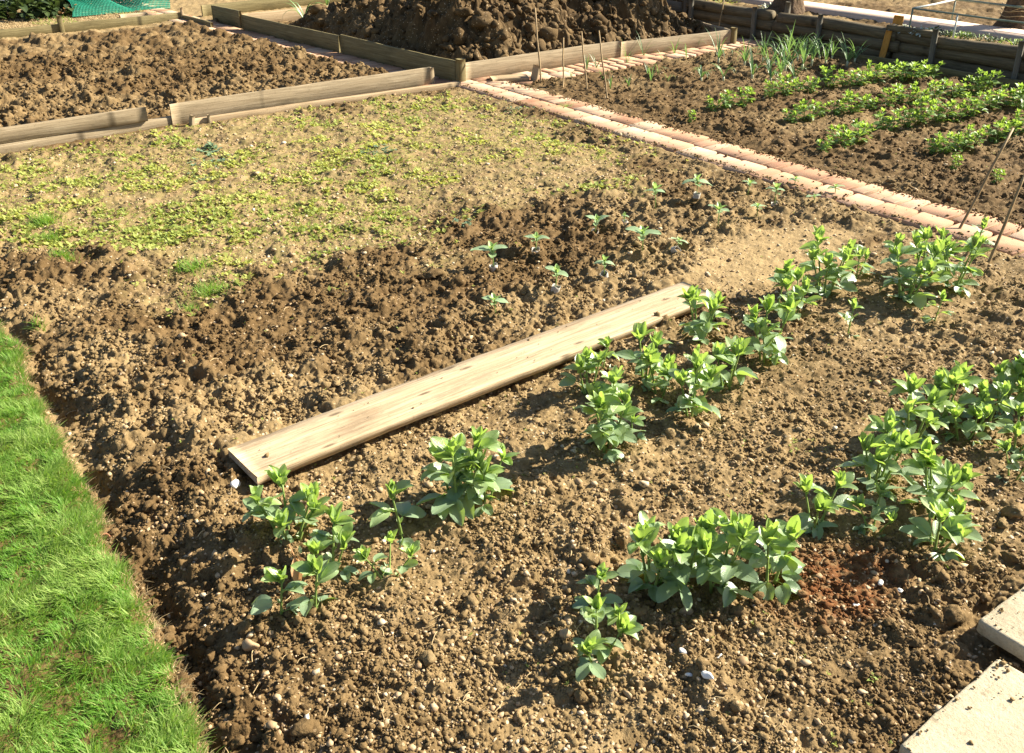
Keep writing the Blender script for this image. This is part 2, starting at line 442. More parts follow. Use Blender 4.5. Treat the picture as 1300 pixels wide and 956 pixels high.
def slab_mat():
    m, t = nt('weathered_slab'); n = N(t); v = n.coord()
    c = n.ramp(n.noise(v, 5, 5, .65), [(.3, (.38, .315, .215)), (.7, (.55, .48, .355))])
    c = n.mix(n.rng(n.noise(v, 17, 4, .7), .55, .7, 0, .6), c, (.17, .13, .075))
    c = n.mix(n.rng(n.vor(v, 70), .0, .16, .55, 0), c, (.13, .11, .08))
    c = n.mix(n.rng(n.noise(v, 150, 3, .7), .4, .7, 0, .4), c, (.22, .18, .12))
    b = n.bump(n.noise(v, 200, 4, .7), .6, .004); b = n.bump(n.vor(v, 70), .3, .004, b)
    n.out(c, .93, b, .15); return m
M['slab'] = slab_mat()
# pebbles
def pebble_mat():
    m, t = nt('pebble'); n = N(t); v = n.coord(); a = n.attr('tint')
    c = n.ramp(a, [(0, (.22, .14, .07)), (.35, (.34, .23, .125)), (.7, (.44, .32, .19)), (.93, (.52, .43, .30)), (1, (.64, .57, .46))])
    c = n.mix(n.rng(n.noise(v, 130, 3), .4, .7, 0, .5), c, n.mix(.5, c, (.17, .105, .05)))
    n.out(c, .7, n.bump(n.noise(v, 300, 3), .3, .002), .3); return m
M['pebble'] = pebble_mat()
def brick_mat():
    m, t = nt('brick'); n = N(t); v = n.coord(); a = n.attr('tint')
    c = n.ramp(a, [(0, (.27, .13, .08)), (.3, (.42, .235, .15)), (.7, (.53, .335, .23)), (1, (.52, .39, .28))])
    c = n.mix(n.rng(n.noise(v, 24, 5, .7), .42, .72, 0, .6), c, (.36, .25, .14))
    c = n.mix(n.rng(n.noise(v, 7, 3, .6), .5, .7, 0, .5), c, (.50, .36, .22))
    n.out(c, .88, n.bump(n.noise(v, 130, 4, .7), .5, .004), .2); return m
M['brick'] = brick_mat()
M['pave'] = plain_mat('pale_paving', (.46, .34, .26), (.58, .45, .36), 6, .9, .3, .004)

# ------------------------------------------------------------------ the ground: one sheet, fine near the viewer
def zone_attr(o, X, Y):
    z = zones(X, Y)
    col = np.zeros((len(X), 4), np.float32)
    farp = (z['far'] + sstep(11.9, 12, Y) * (X < 4.6)).clip(0, 1)
    col[:, 0] = np.clip(.25 * z['weed'] + .85 * z['trod'] + .55 * farp + .35 * z['gravel'] + .1 * z['ter'], 0, 1)
    col[:, 1] = np.clip(.9 * z['weed'] + .15 * farp + 1.0 * z['lawn'], 0, 1)
    d = np.sqrt(((X - 2.03) / .30) ** 2 + ((Y - 1.10) / .21) ** 2) + .5 * (fbm(X * 9, Y * 9, 77, 3) - .5)
    col[:, 2] = sstep(1.1, .35, d)
    col[:, 3] = 1
    dug = np.where(z['lbed'] | z['rbed'], .8, 1 - z['weed'] * 1.0) * (1 - z['trod']) * (1 - farp)
    dug = dug * np.where(z['beans'], .25 + .6 * sstep(.95, .5, X) + .5 * sstep(1.15, .7, Y), 1)
    damp = np.clip(z['lawn'] + .5 * (z['lbed'] | z['rbed']) * (1 - farp) + dug * sstep(.30, .62, fbm(X * 1.6, Y * 1.6, 88, 3)), 0, 1).astype(np.float32)
    da = o.data.attributes.new('damp', 'FLOAT', 'POINT'); da.data.foreach_set('value', damp)
    ca = o.data.attributes.new('zone', 'FLOAT_COLOR', 'POINT'); ca.data.foreach_set('color', col.ravel())

def build_ground():
    a0, a1 = math.radians(-9), math.radians(84)       # azimuth from +y towards +x
    az = np.concatenate((np.radians(np.arange(-180, -9, 3.0)), np.arange(a0, a1, .00135), np.radians(np.arange(84, 180, 3.0))))
    r = [0.05, .3, .6, .9, 1.2]
    while r[-1] < 4000:
        q = r[-1]
        r.append(q * (1.0018 if q > 1.6 and q < 4.2 else 1.0021 if q < 12.8 and q > 1.6 else 1.0045 if 12.8 <= q < 17 else 1.03 if q < 60 and q > 1.6 else 1.25 if q >= 60 else 1.02))
    r = np.array(r)
    A, Rr = np.meshgrid(az, r)
    x = (np.sin(A) * Rr).astype(np.float32); y = (np.cos(A) * Rr).astype(np.float32)
    fl = (Rr < 40).ravel()
    X = x.ravel(); Y = y.ravel()
    Z = np.zeros(X.shape, np.float32)
    Z[fl] = H(X[fl], Y[fl])
    Z[~fl] = .27 * (X[~fl] > 9.25)
    nr, na = x.shape
    i = np.arange(nr - 1)[:, None] * na + np.arange(na)[None, :]
    j = np.arange(nr - 1)[:, None] * na + (np.arange(na)[None, :] + 1) % na
    q = np.stack((i, j, j + na, i + na), -1).reshape(-1, 4)
    mb = MB(); mb.add(np.stack((X, Y, Z), 1), q)
    o = mb.build('ground', M['soil'], smooth=True); tag(o, kind='structure')
    zone_attr(o, X, Y)
    return o
build_ground()

# ------------------------------------------------------------------ scattered stuff
def ico(sub):
    import bmesh
    bm = bmesh.new(); bmesh.ops.create_icosphere(bm, subdivisions=sub, radius=1)
    v = np.array([tuple(q.co) for q in bm.verts], np.float32); f = np.array([[w.index for w in q.verts] for q in bm.faces]); bm.free()
    return v, f
ICO = {1: ico(1), 2: ico(2), 3: ico(3)}

def rand_rot(n, r):
    q = r.normal(size=(n, 4)); q /= np.linalg.norm(q, axis=1)[:, None]
    w, x, y, z = q.T
    return np.stack([np.stack([1 - 2 * (y * y + z * z), 2 * (x * y - z * w), 2 * (x * z + y * w)], -1),
                     np.stack([2 * (x * y + z * w), 1 - 2 * (x * x + z * z), 2 * (y * z - x * w)], -1),
                     np.stack([2 * (x * z - y * w), 2 * (y * z + x * w), 1 - 2 * (x * x + y * y)], -1)], 1)

def lumps(mb, X, Y, Z, size, sub, r, rough=.28, flat=.75, tint=None):
    """many irregular lumps at once"""
    V0, F0 = ICO[sub]; n = len(X); k = len(V0)
    V = np.broadcast_to(V0, (n, k, 3)).copy()
    V *= (1 + r.normal(0, rough, (n, k, 1)) * (.9 if sub == 1 else .6 if sub == 2 else .35)).clip(.45, 1.7)
    if sub > 1:                                   # low-frequency knobs
        kf = np.ones((n, k, 1), np.float32)
        for _ in range(5 if sub == 2 else 9):
            d = r.normal(size=(n, 1, 3)); d /= np.linalg.norm(d, axis=2, keepdims=True)
            kf = kf * (1 + .75 * np.clip((V0[None] * d).sum(2, keepdims=True) - .45, 0, .6) * r.normal(.1, 1, (n, 1, 1)).clip(-1.2, 1.3))
    if sub > 1: V = V * kf.clip(.6, 1.5)
    V *= (1 + r.normal(0, .22, (n, 1, 3))).clip(.55, 1.6)
    V = np.einsum('nij,nkj->nki', rand_rot(n, r), V)
    V[:, :, 2] *= flat
    V = V * size[:, None, None] + np.stack((X, Y, Z), 1)[:, None, :]
    Fa = (F0[None] + (np.arange(n) * k)[:, None, None]).reshape(-1, 3)
    t = np.repeat(tint if tint is not None else r.random(n), k)
    mb.add(V.reshape(-1, 3), Fa, t)

def scatter(n, r, rmin=1.5, rmax=9.0, power=1.0):
    """points on the ground around the viewer, thinning out with distance"""
    az = r.uniform(math.radians(-6), math.radians(80), n)
    rr = rmin * (rmax / rmin) ** (r.random(n) ** power)
    return np.sin(az) * rr, np.cos(az) * rr, rr

r1 = np.random.default_rng(21)
X, Y, RR = scatter(270000, r1, 1.5, 11)
z = zones(X, Y); pm = path_mask(X, Y)
keep = (r1.random(len(X)) < .22 + .78 * dust(X, Y)) & (z['plank'] < .97) & (z['board'] < .5) & ~((X > 2.0) & (Y < .8)) & (z['lawn'] < .5) & (pm < .2) & (r1.random(len(X)) > .80 * z['trod']) & (r1.random(len(X)) > .55 * z['weed']) & (X < 8.9) & ~((X > 5.02) & (Y > 6.9))
X, Y, RR = X[keep], Y[keep], RR[keep]; z = zones(X, Y)
big = np.where(z['lbed'], 1.5, np.where(z['beans'], .82, 1.05)) * (1 - .35 * z['weed']) * (1 - .5 * z['trod'])
size = np.exp(r1.normal(math.log(.0030), .52, len(X))) * big * (1 + RR * .06)
size = size.clip(.0016, .020)
Z = H(X, Y) + size * .35
mb = MB()
s1 = size < .0062; lumps(mb, X[s1], Y[s1], Z[s1], size[s1], 1, r1, .36)
s2 = ~s1 & (size < .013); lumps(mb, X[s2], Y[s2], Z[s2], size[s2], 2, r1, .3)
s2 = size >= .013; lumps(mb, X[s2], Y[s2], Z[s2], size[s2], 3, r1, .3)
# a few fist-sized clods
cx = []; 
for px, py, s in [(1211, 782, .034), (1290, 650, .034), (1272, 666, .026), (1196, 735, .022), (1160, 818, .018), (1285, 712, .022),
                  (545, 352, .04), (580, 362, .03), (535, 362, .025), (700, 236, .03), (195, 640, .02), (455, 470, .03), (808, 350, .035), (330, 765, .018)]:
    x, y, zz = G(px, py); cx.append((x, y, zz + s * .3, s))
cx = np.array(cx); lumps(mb, cx[:, 0], cx[:, 1], cx[:, 2], cx[:, 3], 3, r1, .42, .75)
cr = mb.build('soil_crumbs', M['soil'], smooth=False); zone_attr(cr, *np.concatenate(mb.v).T[:2])
tag(cr, 'loose brown crumbs and clods of dug soil lying all over the beds', 'soil crumbs', kind='stuff')

# small stones
X, Y, RR = scatter(80000, r1, 1.5, 10)
z = zones(X, Y); pm = path_mask(X, Y)
keep = (z['plank'] < .5) & (z['lawn'] < .5) & (pm < .2) & (r1.random(len(X)) < (.12 + .55 * z['weed'] + .12 * z['beans'] + .2 * z['trod'])) & (X < 9.2) & ~((X > 5.02) & (Y > 6.9)) & ~z['lbed']
X, Y, RR = X[keep], Y[keep], RR[keep]
size = np.exp(r1.normal(math.log(.0036), .42, len(X))) * (1 + RR * .085); size = size.clip(.0025, .016)
mb = MB(); Zs = H(X, Y) + size * .30
tt = r1.beta(2.2, 2.0, len(X)); tt[r1.random(len(X)) < .006] = 1
lumps(mb, X, Y, Zs, size, 1, r1, .26, .6, tt)
tag(mb.build('gravel_stones', M['pebble'], smooth=False), 'small buff and cream stones scattered through the soil', 'gravel', kind='stuff')

# straw and dry twigs
mb = MB()
X, Y, RR = scatter(900, r1, 1.6, 7); z = zones(X, Y); k_ = (z['lawn'] < .5) & (path_mask(X, Y) < .5); X, Y = X[k_], Y[k_]
Zs = H(X, Y)
for x, y, q in zip(X, Y, Zs):
    a = random.random() * TAU; L = random.uniform(.012, .05); b = random.uniform(-.5, .5)
    pts = [(x + math.cos(a + b * t) * L * t, y + math.sin(a + b * t) * L * t, q + .004 + random.uniform(0, .008) * t + .004 * math.sin(t * 3)) for t in (0, .35, .7, 1)]
    tube_mb(pts, random.uniform(.0006, .0016), 4, mb, random.random(), False)
tag(mb.build('dry_straw', M['straw'], smooth=True), 'bits of pale straw and dry stalk lying on the soil', 'straw', kind='stuff')

# ------------------------------------------------------------------ grass blades
def blades(mb, X, Y, Z, L, W, r, lean=.55, tint=None, az=None):
    n = len(X); az = r.random(n) * TAU if az is None else az
    dx, dy = np.cos(az), np.sin(az); lean = np.abs(r.normal(lean, .3, n))
    t = np.array((0, .38, .72, 1.0)); V = np.zeros((n, 7, 3), np.float32)
    for i, tt_ in enumerate(t):
        off = L * lean * tt_ ** 1.6; up = L * (tt_ - .35 * lean * tt_ ** 2)
        c = np.stack((X + dx * off, Y + dy * off, Z + up), 1)
        w = W * (1 - tt_ ** 2 * .75)
        if i < 3:
            V[:, 2 * i] = c + np.stack((-dy * w, dx * w, 0 * w), 1); V[:, 2 * i + 1] = c - np.stack((-dy * w, dx * w, 0 * w), 1)
        else: V[:, 6] = c
    b = (np.arange(n) * 7)[:, None]
    q = np.concatenate((b + np.array([[0, 1, 3, 2]]), b + np.array([[2, 3, 5, 4]]))); tr = b + np.array([[4, 5, 6]])
    uv = np.tile(np.array([(0, 0), (1, 0), (0, .38), (1, .38), (0, .72), (1, .72), (.5, 1)], np.float32), (n, 1))
    mb.add(V.reshape(-1, 3), [q, tr], np.repeat(tint if tint is not None else r.random(n), 7), uv)

n = 150000
Y = r1.uniform(1.5, 5.6, n); X = lawn_edge(Y) - .0 - np.abs(r1.beta(1.0, 2.2, n)) * 1.0
k_ = r1.random(n) < np.clip(1.5 - Y * .16, .3, 1); X, Y = X[k_], Y[k_]
mb = MB()
cl = fbm(X * 7, Y * 7, 90, 3)
edge = sstep(.05, 0, lawn_edge(Y) - X)
tint = np.clip(r1.normal(.25, .22, len(X)) + (cl - .5) * 1.8, 0, 1); dry = r1.random(len(X)) < .05; tint[dry] = 1
azm = fbm(X * 11, Y * 11, 91, 2) * 9 + r1.normal(-3.5, .9, len(X)); cl = cl + .35 * (fbm(X * 30, Y * 30, 92, 2) - .5) * 2
blades(mb, X, Y, H(X, Y, False) - .012, (.022 + .028 * r1.random(len(X))) * np.clip(.45 + 1.1 * cl, .72, 1.4), .0009 + .0014 * r1.random(len(X)) ** 2, r1, .8, tint, azm)
tag(mb.build('lawn_grass', M['grass'], smooth=True), 'short bright green mown grass of the lawn beside the soil', 'grass', kind='stuff')
# dead yellowish thatch along the cut edge
mb = MB(); n = 5000; Y = r1.uniform(1.5, 5, n); X = lawn_edge(Y) + r1.normal(.004, .012, n)
blades(mb, X, Y, H(X, Y, False) - .004, .015 + .02 * r1.random(n), .0008 + 0 * X, r1, 1.0)
tag(mb.build('edge_thatch', M['straw'], smooth=True), 'dry straw-coloured thatch along the cut edge of the lawn', 'dry grass', kind='stuff')

# ------------------------------------------------------------------ leaflet template (local: grows along +y, face up +z)
def leaflet(L, W, fold=.25, droop=.3, nl=7, nw=5, wave=0.0, ph=0.0, shape=.9):
    v = []; uv = []
    for i in range(nl + 1):
        t = .5 - .5 * math.cos(math.pi * i / nl) if nl > 4 else i / nl
        w = W * .5 * (math.sin(math.pi * min(1, t ** shape)) ** .60 if 0 < t < 1 else 0)
        if i == nl: w = W * .02
        if i == 0: w = W * .05
        a = -droop * t
        yy = L * (math.sin(abs(droop) * t) / abs(droop) if abs(droop) > 1e-3 else t)
        zz = -L * (1 - math.cos(droop * t)) / droop if abs(droop) > 1e-3 else 0
        for j in range(nw):
            s = (j / (nw - 1)) * 2 - 1
            v.append((w * s * math.cos(fold), yy, zz + abs(s) * w * math.sin(fold) + wave * L * math.sin(t * 7 + ph + s * 2) * abs(s) * .3))
            uv.append((j / (nw - 1), t))
    f = [(i * nw + j, i * nw + j + 1, (i + 1) * nw + j + 1, (i + 1) * nw + j) for i in range(nl) for j in range(nw - 1)]
    return np.array(v), np.array(f), np.array(uv)

def frame(az, el, roll=0):
    """rows: local x, y(growth), z in world; az direction, el above horizon"""
    y = np.array((math.cos(az) * math.cos(el), math.sin(az) * math.cos(el), math.sin(el)))
    x = np.array((math.sin(az), -math.cos(az), 0.0)); zz = np.cross(x, y)
    c, s = math.cos(roll), math.sin(roll)
    return np.stack((c * x + s * zz, y, -s * x + c * zz))

def put_leaf(mb, base, az, el, L, W, tint, rnd, fold=.25, droop=.5, nl=7, nw=5, roll=0):
    v, f, uv = leaflet(L, W, fold, droop, nl, nw, .12, rnd.random() * 6)
    mb.add(v @ frame(az, el, roll) + np.array(base), f, tint, uv)

def bean_stem(st, lf, base, lean_az, lean, h, s, rnd, nl=7, nw=5, far=False):
    """one upright broad bean shoot: square stem, paired oval leaflets, a tuft of young leaves on top"""
    n = 6; pts = []
    for i in range(n + 1):
        t = i / n
        pts.append((base[0] + math.cos(lean_az) * lean * h * (t ** 1.2), base[1] + math.sin(lean_az) * lean * h * (t ** 1.2), base[2] - .01 + (h * .86 + .01) * t))
    pts = np.array(pts)
    tube_mb(pts, np.linspace(.0042, .0024, n + 1) * (s / 1.0), 5, st, 0)
    nodes = max(2, int(h / (.036 * s)))
    az = rnd.random() * TAU
    for k in range(nodes):
        t = .14 + .76 * (k / max(1, nodes - 1)) if nodes > 1 else .5
        i = min(n - 1, int(t * n)); p = pts[i] + (pts[i + 1] - pts[i]) * (t * n - i)
        az += math.pi * .88 + rnd.uniform(-.5, .5)
        el = .1 + .9 * t + rnd.uniform(-.25, .25)
        pl = s * rnd.uniform(.016, .030) * (1.15 - .5 * t)
        d = np.array((math.cos(az) * math.cos(el), math.sin(az) * math.cos(el), math.sin(el)))
        q = p + d * pl
        tube_mb([p, p + d * pl * .5 + (0, 0, .001), q], .0013 * s, 4, st, 0, False)
        L = s * rnd.uniform(.060, .082) * (1.08 - .35 * t) * (.72 if k == 0 else 1); yg = min(1, max(0, (t - .45) * 1.2 + rnd.uniform(-.15, .2)))
        nlf = 2 if (k < 2 or far) else rnd.choice((2, 3, 4))
        for m_ in range(nlf):
            sd = -1 if m_ % 2 == 0 else 1
            off = d * (-pl * .45 * (m_ // 2))
            put_leaf(lf, q + off, az + sd * rnd.uniform(.35, .75), el * .8 - .15 + rnd.uniform(-.25, .2), L * (1 - .08 * (m_ // 2)), L * rnd.uniform(.56, .70), yg, rnd,
                     rnd.uniform(.1, .6), rnd.uniform(-.2, 1.1), nl, nw, rnd.uniform(-.5, .5))
        if not far:  # stipules
            put_leaf(lf, p, az + .6, .9, L * .25, L * .16, .7, rnd, .2, .3, 3, 3); put_leaf(lf, p, az - .6, .9, L * .25, L * .16, .7, rnd, .2, .3, 3, 3)
    tip = pts[-1]
    for k in range(7 if not far else 5):
        a = az + k * 2.4; el = rnd.uniform(.7, 1.45)
        L = s * rnd.uniform(.040, .062)
        put_leaf(lf, tip - (0, 0, .012 * s * rnd.random()), a, el, L, L * rnd.uniform(.46, .6), rnd.uniform(.45, 1), rnd, rnd.uniform(.3, .7), rnd.uniform(-.6, .3), nl, nw, rnd.uniform(-.3, .3))

def bean_plant(name, x, y, z, h, w, stems, label, group, seed, mat='leaf', far=False, cat='bean plant', s=None):
    rnd = random.Random(seed)
    root = empty(name, (x, y, z), 0, label, cat, group)
    st = MB(); lf = MB()
    s = s or min(1.25, max(.62, h / .20))
    for k in range(stems):
        a = k / stems * TAU + rnd.uniform(-.5, .5) + seed
        rr = 0 if stems == 1 else w * .16
        hh = h * (1 if k == 0 else rnd.uniform(.62, .95))
        bean_stem(st, lf, (math.cos(a) * rr * .6, math.sin(a) * rr * .6, 0), a, (w * .22 / max(.05, hh)) if stems > 1 else .12, hh, s, rnd, 7 if not far else 3, 5 if not far else 3, far)
    st.build('stem', M['stem'], root, True); lf.build('foliage', M[mat], root, True)
    return root

def mesh_height(dpx, x, y):
    return dpx * depth(x, y) / FPX / math.cos(TH) * .97

# near beans: base px, top y px, width px, stems, label
G1 = 'broad bean plants in the row beside the plank'
G2 = 'broad bean plants in the nearest row'
NEAR = [
 (357, 782, 715, 62, 1, 'small bluish bean plant lowest at the left, two broad leaves touching the ground', G1),
 (400, 776, 703, 58, 1, 'darker shaded bean plant between the small leftmost one and the orange dead leaf', G1),
 (420, 722, 652, 66, 2, 'upright bean plant just right of the orange dead leaf', G1),
 (368, 684, 608, 105, 4, 'wide bushy bean plant nearest the left end of the plank, white shell beside it', G1),
 (511, 682, 606, 68, 1, 'tall single-stemmed bean plant standing alone below the middle of the plank', G1),
 (493, 730, 678, 98, 2, 'low squat bean plant with wide spread leaves in front of the tall single-stemmed one', G1),
 (583, 642, 532, 78, 4, 'tallest bushy bean plant of the clump below the plank, left of its partner', G1),
 (616, 632, 568, 82, 3, 'broad-leaved bean plant leaning out to the right of the tallest bushy clump', G1),
 (746, 500, 441, 44, 2, 'bean plant whose tip touches the lower edge of the plank, left one of two', G1),
 (765, 470, 429, 44, 1, 'slim bean plant close under the plank edge, behind its left neighbour', G1),
 (771, 572, 471, 66, 3, 'tall pale bean plant with drooping rounded leaves in front of the pair by the plank', G1),
 (803, 560, 528, 36, 1, 'little bean shoot at the right foot of the tall pale bean plant', G1),
 (819, 484, 419, 48, 2, 'bean plant with yellowish upright tip in the middle of the row', G1),
 (838, 500, 444, 56, 2, 'bluish bean plant directly in front of the yellowish-tipped one', G1),
 (889, 430, 366, 66, 3, 'bean plant growing against the right end of the plank', G1),
 (878, 526, 444, 62, 3, 'tall bright green bean plant in front of the plank end, nearer one of two', G1),
 (922, 492, 426, 50, 2, 'bright green bean plant just right of the tall bright green one', G1),
 (972, 457, 376, 66, 3, 'full bean plant midway between the plank end and the small lone plant', G1),
 (985, 396, 335, 42, 1, 'bean plant with two big round leaves at its top, next to the trodden soil', G1),
 (1008, 398, 350, 44, 2, 'small bean plant touching the round-leaved one on its right', G1),
 (1047, 372, 296, 70, 4, 'large bean plant at the left of the dense far clump', G1),
 (1088, 352, 312, 48, 2, 'bean plant in the dense far clump, between the large left one and the tallest', G1),
 (1150, 380, 294, 84, 5, 'tallest and densest bean plant of the far clump by the brick path', G1),
 (1172, 346, 288, 50, 2, 'bean plant at the back of the far clump, nearest the brick edge', G1),
 (1208, 366, 292, 62, 3, 'bean plant at the right end of the dense far clump', G1),
 (1236, 318, 280, 40, 1, 'single-stemmed bean plant at the foot of the leaning cane by the path', G1),
 (1186, 408, 373, 38, 1, 'small whitish bean plant below the far clump', G1),
 (1076, 425, 385, 56, 1, 'small lone bean plant standing apart on bare soil below the far clump', G1),
 (756, 776, 720, 74, 1, 'bean plant behind the lowest one in the nearest row', G2),
 (758, 842, 772, 100, 2, 'lowest bean plant in the picture, a pale open rosette', G2),
 (789, 808, 765, 38, 1, 'small yellowish bean shoot beside the pale open rosette', G2),
 (829, 742, 651, 78, 3, 'dark silvery bean plant at the left of the big nearest clump', G2),
 (864, 748, 664, 60, 2, 'yellow-green bean plant second from the left in the big nearest clump', G2),
 (910, 746, 631, 92, 4, 'tallest bean plant of the big nearest clump, one large dark lower leaf', G2),
 (977, 738, 643, 70, 2, 'bean plant at the right end of the big nearest clump, beside the rusty soil', G2),
 (1034, 668, 602, 80, 2, 'lone bean plant behind the rusty soil patch, left of the dense right-hand cluster', G2),
 (1109, 672, 624, 68, 2, 'low dark bean plant between the lone one and the dense right-hand cluster', G2),
 (1112, 616, 534, 72, 4, 'bushy bean plant at the left of the dense right-hand cluster', G2),
 (1157, 562, 489, 68, 3, 'bean plant with silvery upright leaves behind the bushy one of the right-hand cluster', G2),
 (1186, 644, 560, 80, 3, 'silvery bean plant in the middle of the right-hand cluster', G2),
 (1188, 696, 622, 90, 3, 'lowest bean plant of the right-hand cluster, next to the large clods', G2),
 (1196, 532, 462, 46, 2, 'yellow-green upright bean plant at the back of the right-hand cluster', G2),
 (1222, 558, 508, 62, 3, 'leafy bean plant right of centre in the right-hand cluster', G2),
 (1250, 536, 483, 40, 2, 'slender bean plant behind the leafy one, near the picture edge', G2),
 (1272, 520, 462, 50, 3, 'bean plant second from the edge at the back of the right-hand cluster', G2),
 (1299, 512, 436, 50, 4, 'tall silvery bean plant cut by the right picture edge', G2),
 (1290, 572, 518, 50, 2, 'middle one of the bean plants at the right picture edge', G2),
 (1287, 606, 566, 54, 2, 'front one of the bean plants at the right picture edge', G2),
]
for i, (bx, by, ty, wp, ns, lab, g) in enumerate(NEAR):
    x, y, zz = G(bx, by); hgt = mesh_height(by - ty, x, y) * .95; wd = wp * depth(x, y) / FPX
    bean_plant('broad_bean_plant', x, y, zz - .004, hgt, wd, ns + (1 if ns > 1 else 0), lab, g, 100 + i * 7, s=min(1.3, max(.8, hgt / .155)))

# seedlings raised in paper tubes
SEED = [
 (627, 341, 312, 34, 1, 'bean seedling in a paper tube, leftmost of the back pair near the weeds'),
 (629, 399, 374, 30, 0, 'bean seedling nearest the middle of the plank'),
 (680, 321, 300, 24, 1, 'white-topped bean seedling in a paper tube, second from the left in the back row'),
 (705, 370, 343, 36, 1, 'bean seedling in a paper tube just above the plank, right of the nearest one'),
 (755, 297, 277, 25, 1, 'little bean seedling in a tube, third from the left in the back row'),
 (767, 352, 329, 20, 1, 'narrow bean seedling in a paper tube between the wide one and the plank'),
 (792, 284, 272, 13, 1, 'tiny bean seedling barely showing above its paper tube'),
 (815, 323, 295, 40, 0, 'widest bean seedling, two long leaves held out flat'),
 (860, 315, 302, 18, 1, 'bean seedling tipped over beside its fallen grey tube'),
 (832, 263, 236, 26, 0, 'tall thin bean seedling at the weedy edge'),
 (884, 253, 230, 30, 1, 'bean seedling with two wing-like leaves near the brick path'),
 (911, 289, 263, 25, 0, 'pale bean seedling in the middle of the dug strip'),
 (949, 247, 230, 18, 0, 'small bean seedling closest to the bricks at the back'),
 (961, 274, 261, 24, 0, 'flat bean seedling with pale rounded leaves behind the white tube'),
 (983, 262, 238, 26, 1, 'bean seedling above the whitest paper tube'),
 (1008, 238, 226, 22, 0, 'bean seedling sprouting at the very edge of the bricks'),
 (1033, 258, 249, 16, 0, 'smallest bean seedling near the right end of the dug strip'),
 (1060, 248, 236, 16, 0, 'last bean seedling at the right end, leaning over the bricks'),
]
def seedling(i, bx, by, ty, wp, tube, lab):
    rnd = random.Random(900 + i)
    x, y, zz = G(bx, by); h = mesh_height(by - ty, x, y) * 1.05; w = wp * depth(x, y) / FPX
    w *= rnd.uniform(.85, 1.2); root = empty('bean_seedling', (x, y, zz + .002), 0, lab, 'bean seedling', 'bean seedlings planted in the dug strip')
    st = MB(); lf = MB()
    ax, ay = (.25, .1) if i == 8 else (rnd.uniform(-.1, .1), rnd.uniform(-.1, .1))
    pts = [(0, 0, -.01), (ax * h * .3, ay * h * .3, h * .3), (ax * h, ay * h, h * .75)]
    tube_mb(pts, .0028, 5, st)
    a0 = rnd.uniform(-.6, .3) - .6; tip = np.array(pts[-1])
    for k in range(2):
        put_leaf(lf, tip, a0 + k * math.pi + rnd.uniform(-.25, .25), rnd.uniform(-.15, .6), w * rnd.uniform(.5, .7), w * .42, .1, rnd, .2, .5)
    for k in range(2):
        put_leaf(lf, tip * .8, a0 + 1.57 + k * math.pi, rnd.uniform(.1, .6), w * .45, w * .28, .4, rnd, .25, .4)
    for k in range(3):
        put_leaf(lf, tip, a0 + k * 2.1, rnd.uniform(.7, 1.3), h * .38, h * .24, .8, rnd, .5, .2)
    st.build('stem', M['stem'], root, True); lf.build('foliage', M['seedleaf'], root, True)
    if tube:
        m = MB(); k = 14; V = []
        rr = .021; hh = .020
        for lev, (q, zq) in enumerate(((1, -.012), (1.02, hh * .5), (1.05, hh), (.97, hh), (.95, hh * .4))):
            for j in range(k):
                t = j / k * TAU; z_ = zq + (.005 * math.sin(3 * t + i) if lev in (2, 3) else 0)
                V.append((rr * q * math.cos(t) * 1.08, rr * q * math.sin(t) * .92, z_))
        fa = [(l * k + j, l * k + (j + 1) % k, (l + 1) * k + (j + 1) % k, (l + 1) * k + j) for l in range(4) for j in range(k)]
        m.add(V, np.array(fa)); o = m.build('paper_tube', M['tube'], root, True)
        o.rotation_euler = (rnd.uniform(-.35, .35), rnd.uniform(-.35, .35), 0)
        if i == 8: o.rotation_euler = (1.1, .5, 0); o.location = (-.03, -.01, .008)
for i, s_ in enumerate(SEED): seedling(i, *s_)

# ------------------------------------------------------------------ far bean rows in the right-hand bed
protos = []
ORD = ['first', 'second', 'third', 'fourth', 'fifth', 'sixth', 'seventh', 'eighth', 'ninth', 'tenth', 'eleventh', 'twelfth', 'thirteenth', 'fourteenth', 'fifteenth', 'sixteenth', 'seventeenth', 'eighteenth', 'nineteenth', 'twentieth', 'twenty-first', 'twenty-second']
ROWS = [
 ('farthest bean row', [(905, 138, 24), (923, 136, 26), (945, 133, 30), (978, 125, 26), (996, 120, 30), (1012, 118, 22), (1030, 116, 24), (1052, 111, 32), (1072, 110, 26), (1092, 109, 28), (1110, 103, 34), (1128, 100, 24), (1146, 102, 32), (1166, 101, 28), (1180, 99, 28)]),
 ('second farthest bean row', [(1004, 155, 26), (1024, 153, 34), (1042, 147, 24), (1064, 143, 26), (1084, 142, 34), (1104, 139, 24), (1128, 134, 28), (1148, 132, 34), (1166, 130, 26), (1188, 126, 32), (1213, 122, 24), (1233, 118, 28), (1250, 115, 34)]),
 ('third farthest bean row', [(1046, 190, 24), (1064, 186, 32), (1082, 182, 36), (1097, 176, 28), (1124, 166, 34), (1150, 161, 30), (1168, 159, 38), (1192, 154, 36), (1214, 152, 32), (1234, 149, 36), (1258, 139, 30), (1278, 137, 32), (1296, 134, 38)]),
 ('bean row closest to the brick path', [(1184, 195, 26), (1200, 194, 36), (1220, 190, 28), (1235, 184, 30), (1262, 176, 34), (1280, 172, 30), (1298, 168, 34)]),
]
